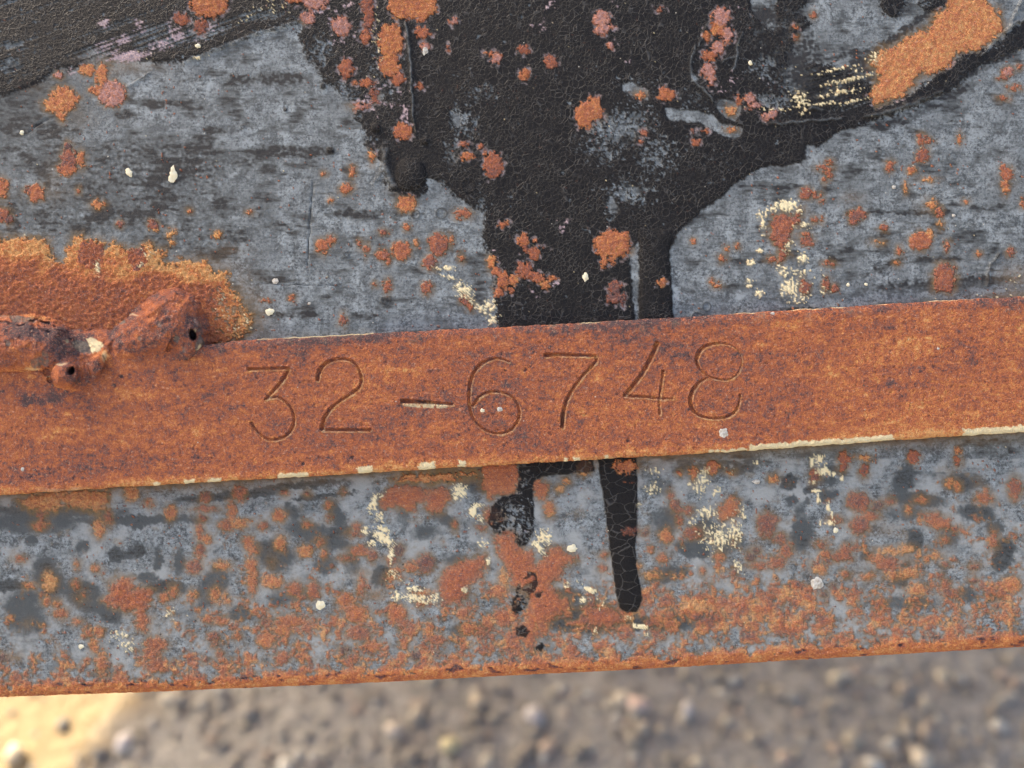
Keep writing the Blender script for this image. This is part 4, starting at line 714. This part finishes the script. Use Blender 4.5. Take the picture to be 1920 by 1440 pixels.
    X = to_local(960+(U-960)*kk, 720+(V-720)*kk, H); nr, nc = U.shape; Q = grid_quads(nr, nc)
    fc = lambda F: (0.25*(F[:-1, :-1]+F[1:, :-1]+F[1:, 1:]+F[:-1, 1:])).ravel()
    keep = fc(H) > fc(surf)-8
    left = fc(U) < 196
    a = field_mesh('weld_bead', X, Q, A, Bm, frame, keep & left); a['label'] = 'rippled purple brown bead with a round nub and pin holes'
    b = field_mesh('weld_bead', X, Q, A, Bm, frame, keep & ~left); b['label'] = 'smooth orange brown bead with an open pore at its right end'
build_weld()

# ------------------------------------------------------------------ paint specks and chips stuck to the steel
CREAMM = plain_material('cream_paint', (0.80, 0.74, 0.55), (0.72, 0.62, 0.38), 9, 0.6, 0.6)
WHITEM = plain_material('white_paint', (0.66, 0.63, 0.55), (0.36, 0.30, 0.23), 5, 0.5, 0.5)
def blob_mesh(name, outline, h, seed, rings=4):
    r = random.Random(seed); n = 18; P = np.array(outline, float); c = P.mean(0)
    vs_, fs = [], []
    d = P-c; ang = np.arctan2(d[:, 1], d[:, 0]); rad = np.hypot(d[:, 0], d[:, 1]); o = np.argsort(ang)
    ths = np.linspace(-math.pi, math.pi, n, endpoint=False); rs = np.interp(ths, ang[o], rad[o], period=2*math.pi)
    for k in range(rings):
        f = 1-k/rings; z = h*math.sqrt(max(0, 1-f*f))
        for t, rr in zip(ths, rs):
            j = 1+r.uniform(-.16, .16); vs_.append((rr*f*j*math.cos(t)*PX, -rr*f*j*math.sin(t)*PX, (z+r.uniform(-.4, .4)*(k > 0))*PX))
    vs_.append((0, 0, h*PX))
    for k in range(rings-1):
        for i in range(n):
            a, b = k*n+i, k*n+(i+1) % n; fs.append((a, a+n, b+n, b))
    k = (rings-1)*n
    for i in range(n): fs.append((k+i, len(vs_)-1, k+(i+1) % n))
    me = bpy.data.meshes.new(name); me.from_pydata(vs_, [], fs); me.update()
    for p in me.polygons: p.use_smooth = True
    return me, c
def circ(x, y, a, b=None, n=10, j=.18, seed=0):
    r = random.Random(seed+int(x)); b = b or a
    return [(x+a*(1+r.uniform(-j, j))*math.cos(t*2*math.pi/n), y+b*(1+r.uniform(-j, j))*math.sin(t*2*math.pi/n)) for t in range(n)]
def speck(name, outline, h, mat, base=1.0, seed=1, label=None):
    h *= 0.38
    me, c = blob_mesh(name, outline, h, seed); o = link(name, me, mat, frame); kk = 1-base/DPX
    o.location = ((c[0]-960)*kk*PX, (720-c[1])*kk*PX, base*PX)
    if label: o['label'] = label
    return o
speck('paint_chip', [(236,318),(240,315),(245,320),(248,328),(247,333),(242,330),(237,325)], 4, CREAMM, 1, 2, 'small cream chip left of the other')
speck('paint_chip', [(320,309),(324,310),(327,320),(331,334),(328,340),(317,340),(315,334),(319,328),(321,320)], 5, CREAMM, 1, 3, 'taller cream chip with a rusty foot')
speck('paint_chip', [(1165,882),(1172,888),(1180,884),(1184,891),(1181,897),(1180,903),(1172,899),(1168,905),(1169,897),(1160,893),(1167,891)], 4, WHITEM, 3, 4, 'star shaped white splash beside the black run')
speck('paint_chip', [(1155,873),(1160,875),(1163,882),(1168,886),(1163,889),(1157,884)], 3, WHITEM, 3, 4)
speck('paint_dot', circ(1532, 1094, 12, 11, j=.08), 5, WHITEM, 1, 5, 'largest round white dot on the lower plate')
speck('paint_dot', circ(1356, 811, 9, 9, j=.2), 2.5, WHITEM, BH, 6, 'white dot on the bar below the digit 8')
speck('paint_dot', circ(937, 767, 5, 5, j=.08), 1.5, WHITEM, BH, 7, 'tiny pale dot inside the digit 6')
speck('paint_dot', circ(905, 770, 4.5, 3.5, j=.2), 1.5, CREAMM, BH, 8)
speck('paint_dot', circ(600, 1134, 9, 9), 3, CREAMM, 1, 9)
speck('paint_dot', circ(516, 527, 5.5, 5.5), 2.5, WHITEM, 1, 10)
speck('paint_dot', circ(506, 585, 7, 7, j=.2), 2.5, CREAMM, 1, 11)
speck('paint_dot', circ(1098, 519, 6, 8), 3, CREAMM, 3, 12)
speck('paint_dot', circ(797, 95, 5, 8, j=.25), 4, WHITEM, 2, 13)
speck('paint_dot', circ(152, 1212, 5, 4.5), 3, CREAMM, 1, 14)
speck('paint_dot', circ(1567, 995, 4.5, 5.5), 3, CREAMM, 1, 15)
speck('paint_dot', circ(1072, 1029, 9, 8, j=.25), 4, CREAMM, 1, 16)
speck('paint_dot', circ(42, 880, 3.5, 4), 2, WHITEM, BH, 17)
speck('paint_dot', circ(1448, 590, 4, 4.5, j=.3), 2, WHITEM, BH-2, 18)
speck('paint_dot', circ(1418, 903, 7, 4, j=.3), 4, WHITEM, 1, 19)
speck('paint_dot', circ(1676, 351, 4, 3.5), 2.5, WHITEM, 1, 20)
speck('paint_dot', circ(1788, 404, 3.5, 3), 3, WHITEM, 1, 21)
speck('paint_dot', circ(1590, 534, 3.5, 3), 3, CREAMM, 1, 22)
speck('paint_dot', circ(1624, 533, 3.5, 3), 3, CREAMM, 1, 23)
speck('paint_dot', circ(1759, 654, 2.5, 3), 2, WHITEM, BH, 24)
speck('paint_dot', circ(1209, 596, 3, 3), 2, WHITEM, 3, 25)
speck('paint_dot', circ(41, 249, 3.5, 5), 4, CREAMM, 1, 26)
speck('paint_dot', circ(371, 86, 5, 4), 4, CREAMM, 2, 27)
speck('paint_dot', circ(1407, 118, 4, 5), 4, CREAMM, 2, 28)
speck('paint_dot', circ(580, 569, 2.5, 2.5), 2, WHITEM, 1, 29)

# ------------------------------------------------------------------ unseen plate added behind the frame to shade the ground
INV = BASE.inverted()
def build_shade_plate():
    rm = plain_material('shade_plate_rust', (0.20, 0.10, 0.06), (0.30, 0.15, 0.08), 120, 0.85, 0.5)
    topw = BASE @ Vector((0, (720+1085)*PX, -60*PX)); z0 = topw.z; y0 = topw.y-0.01
    out = SHADE_PLATE; n = len(out)
    vs_ = [INV @ Vector((x, y0+y, z0+dz)) for dz in (0, 0.012) for x, y in out]
    fs = [tuple(range(n))[::-1], tuple(range(n, 2*n))]+[(i, (i+1) % n, (i+1) % n+n, i+n) for i in range(n)]
    me = bpy.data.meshes.new('shade_plate'); me.from_pydata([tuple(v) for v in vs_], [], fs); me.update()
    link('shade_plate', me, rm, frame)
def shade_plate_outline():
    # left edge laid so that its shadow crosses the ground where the photograph shows the sunlit patch begin
    z0 = (BASE @ Vector((0, 1805*PX, -60*PX))); k = (z0.z)/sdir.z; y0 = z0.y-0.01
    a = Vector((-0.349+sdir.x*k, 0.287+sdir.y*k-y0)); b = Vector((-0.367+sdir.x*k, 0.221+sdir.y*k-y0))
    s_ = (a.x-b.x)/(a.y-b.y); return [(a.x-s_*a.y, 0.0), (0.90, 0.0), (0.90, 1.35), (a.x+s_*(1.35-a.y), 1.35)]
SHADE_PLATE = shade_plate_outline()
build_shade_plate()

# ------------------------------------------------------------------ ground and gravel
def ground_material():
    N = NT('gravelly_soil'); tc = N.n.new('ShaderNodeTexCoord'); P = tc.outputs['Object']
    n1 = N.noise(P, 0.25, 5, 0.6).outputs[0]; n2 = N.noise(P, 0.012, 4, 0.7).outputs[0]
    col = N.mix(N.ramp01(n1, 0.35, 0.65), (0.175, 0.168, 0.150), (0.26, 0.25, 0.222))
    col = N.mix(N.ramp01(n2, 0.35, 0.7), col, (0.34, 0.32, 0.28))
    sx = N.n.new('ShaderNodeSeparateXYZ'); N._set(sx.inputs[0], P)
    sand = N.ramp01(N.math('ADD', N.math('ADD', sx.outputs[0], N.math('MULTIPLY', sx.outputs[1], -0.25)), N.math('MULTIPLY', N.noise(P, 0.05, 3, 0.6).outputs[0], 0.10)), -0.40, -0.33, 1, 0)
    col = N.mix(sand, col, N.mix(n2, (0.235, 0.172, 0.090), (0.33, 0.245, 0.130)))
    v = N.n.new('ShaderNodeTexVoronoi'); N._set(v.inputs['Vector'], P); v.inputs['Scale'].default_value = 70
    bs = N.n.new('ShaderNodeBsdfPrincipled'); N._set(bs.inputs['Base Color'], col); bs.inputs['Roughness'].default_value = 0.95
    bp = N.n.new('ShaderNodeBump'); bp.inputs['Strength'].default_value = 0.8; bp.inputs['Distance'].default_value = 0.006
    N._set(bp.inputs['Height'], N.math('ADD', n2, N.math('MULTIPLY', v.outputs['Distance'], -0.6)))
    N._set(bs.inputs['Normal'], bp.outputs[0]); N.t.links.new(bs.outputs[0], N.out.inputs[0]); return N.m
def build_ground():
    xs = axis(-1.2, 1.2, 0.02, -60, 60); ys = axis(-1.0, 1.6, 0.02, -60, 60)
    X, Y = np.meshgrid(xs, ys); Z = (0.008*fbm(X, Y, 0.25, 3, 400)+0.02*fbm(X, Y, 1.5, 2, 401)).astype(np.float32)
    co = np.stack([X, Y, Z], -1).reshape(-1, 3); Q = grid_quads(*X.shape)[:, ::-1]
    o = link('ground', raw_mesh('ground', co, Q), ground_material()); o['kind'] = 'structure'
    def gz(x, y): return 0.008*float(fbm(np.array([x]), np.array([y]), 0.25, 3, 400)[0])+0.02*float(fbm(np.array([x]), np.array([y]), 1.5, 2, 401)[0])
    return gz
GZ = build_ground()
def stone_mats():
    N = NT('mixed_gravel_stone'); at = N.n.new('ShaderNodeAttribute'); at.attribute_name = 'tint'
    tc = N.n.new('ShaderNodeTexCoord'); n1 = N.noise(tc.outputs['Object'], 0.004, 4, 0.7).outputs[0]
    col = N.mix(N.ramp01(n1, 0.35, 0.7, 0, .5), at.outputs['Color'], (0.30, 0.27, 0.23))
    bs = N.n.new('ShaderNodeBsdfPrincipled'); N._set(bs.inputs['Base Color'], col); bs.inputs['Roughness'].default_value = 0.8
    N.t.links.new(bs.outputs[0], N.out.inputs[0]); return N.m
STONE = stone_mats()
def ico():
    import bmesh
    bm = bmesh.new(); bmesh.ops.create_icosphere(bm, subdivisions=1, radius=1.0)
    v = np.array([x.co[:] for x in bm.verts]); f = np.array([[q.index for q in x.verts] for x in bm.faces]); bm.free(); return v, f
IV, IF = ico()
PAL = np.array([1.0,1.04,1.02])*np.array([(.30,.26,.21),(.38,.33,.27),(.24,.21,.18),(.42,.39,.35),(.33,.27,.22),(.48,.42,.33),(.20,.19,.18),(.40,.30,.24),(.52,.49,.44)])
def stone_verts(r, rad):
    s = np.array([r.uniform(.8, 1.3), r.uniform(.7, 1.1), r.uniform(.5, .85)])*rad
    ax = r.uniform(0, 6.28); v = IV*(1+0.16*np.sin(IV@r.normal(size=3)*2.3+r.uniform(0, 6))+0.10*np.sin(IV@r.normal(size=3)*4+r.uniform(0, 6)))[:, None]*1.0
    v = v*s; c, q = math.cos(ax), math.sin(ax); M = np.array([[c, -q, 0], [q, c, 0], [0, 0, 1]])
    return v@M.T
def build_gravel():
    r = np.random.default_rng(11); VS, FS, CS = [], [], []; n = 0
    f5 = IF
    N_ = 12000
    px = r.uniform(-0.95, 0.95, N_); py = r.uniform(-0.05, 1.0, N_); rad = np.clip(r.lognormal(math.log(0.0033), 0.5, N_), .0018, .009)
    z = 0.008*fbm(px, py, 0.25, 3, 400)+0.02*fbm(px, py, 1.5, 2, 401)
    for i in range(N_):
        if px[i] < -0.34-0.1*(0.28-py[i]) and r.random() < .75: continue
        v = stone_verts(r, rad[i])+np.array([px[i], py[i], z[i]+rad[i]*.25]); VS.append(v); FS.append(f5+n); n += len(v)
        CS.append(np.tile([*(PAL[r.integers(len(PAL))]*r.uniform(.55, 1.1)), 1], (len(v), 1)))
    me = raw_mesh('gravel', np.concatenate(VS), np.concatenate(FS))
    at = me.attributes.new('tint', 'FLOAT_COLOR', 'POINT'); at.data.foreach_set('color', np.concatenate(CS).astype(np.float32).ravel())
    o = link('gravel', me, STONE); o['kind'] = 'stuff'; o['label'] = 'blurred brown and grey gravel strewn over the ground below'; o['category'] = 'gravel'
build_gravel()
def ground_hit(u, v):
    o = camo.matrix_world.translation; p = BASE @ Vector(((u-960)*PX, (720-v)*PX, 0)); d = p-o; t = -o.z/d.z; return o+d*t
STONES = [(1195, 1336, .012, (.62,.46,.38), 'pale pink rounded stone, the brightest on the shaded ground'),
 (236, 1398, .011, (.62,.58,.55), 'large whitish stone beside the sunlit patch'),
 (845, 1408, .011, (.52,.46,.26), 'small yellowish stone near the bottom edge'),
 (896, 1326, .010, (.56,.46,.32), 'tan stone below the middle of the frame edge'),
 (1765, 1268, .010, (.50,.45,.34), 'sand coloured stone close under the plate at right'),
 (1724, 1434, .012, (.58,.52,.40), 'cream stone at the bottom edge of the photo'),
 (1288, 1340, .011, (.50,.48,.46), 'light grey stone right of the pale pink one'),
 (30, 1420, .013, (.60,.50,.34), 'stone lying in full sun in the corner'),
 (740, 1375, .011, (.50,.44,.36), 'beige stone left of the tan one'),
 (1000, 1352, .012, (.45,.43,.42), 'grey stone between the tan and the pale pink stones')]
for i, (u, v, rad, c, lab) in enumerate(STONES):
    r = np.random.default_rng(50+i); p = ground_hit(u, v); rad *= .8; vv = stone_verts(r, rad)
    me = raw_mesh('stone', vv, IF); at = me.attributes.new('tint', 'FLOAT_COLOR', 'POINT')
    at.data.foreach_set('color', np.tile([*c, 1], (len(vv), 1)).astype(np.float32).ravel())
    o = link('stone', me, STONE); o.location = (p.x, p.y, GZ(p.x, p.y)+rad*.45); o['label'] = lab; o['category'] = 'stone'; o['group'] = 'larger stones on the gravel'
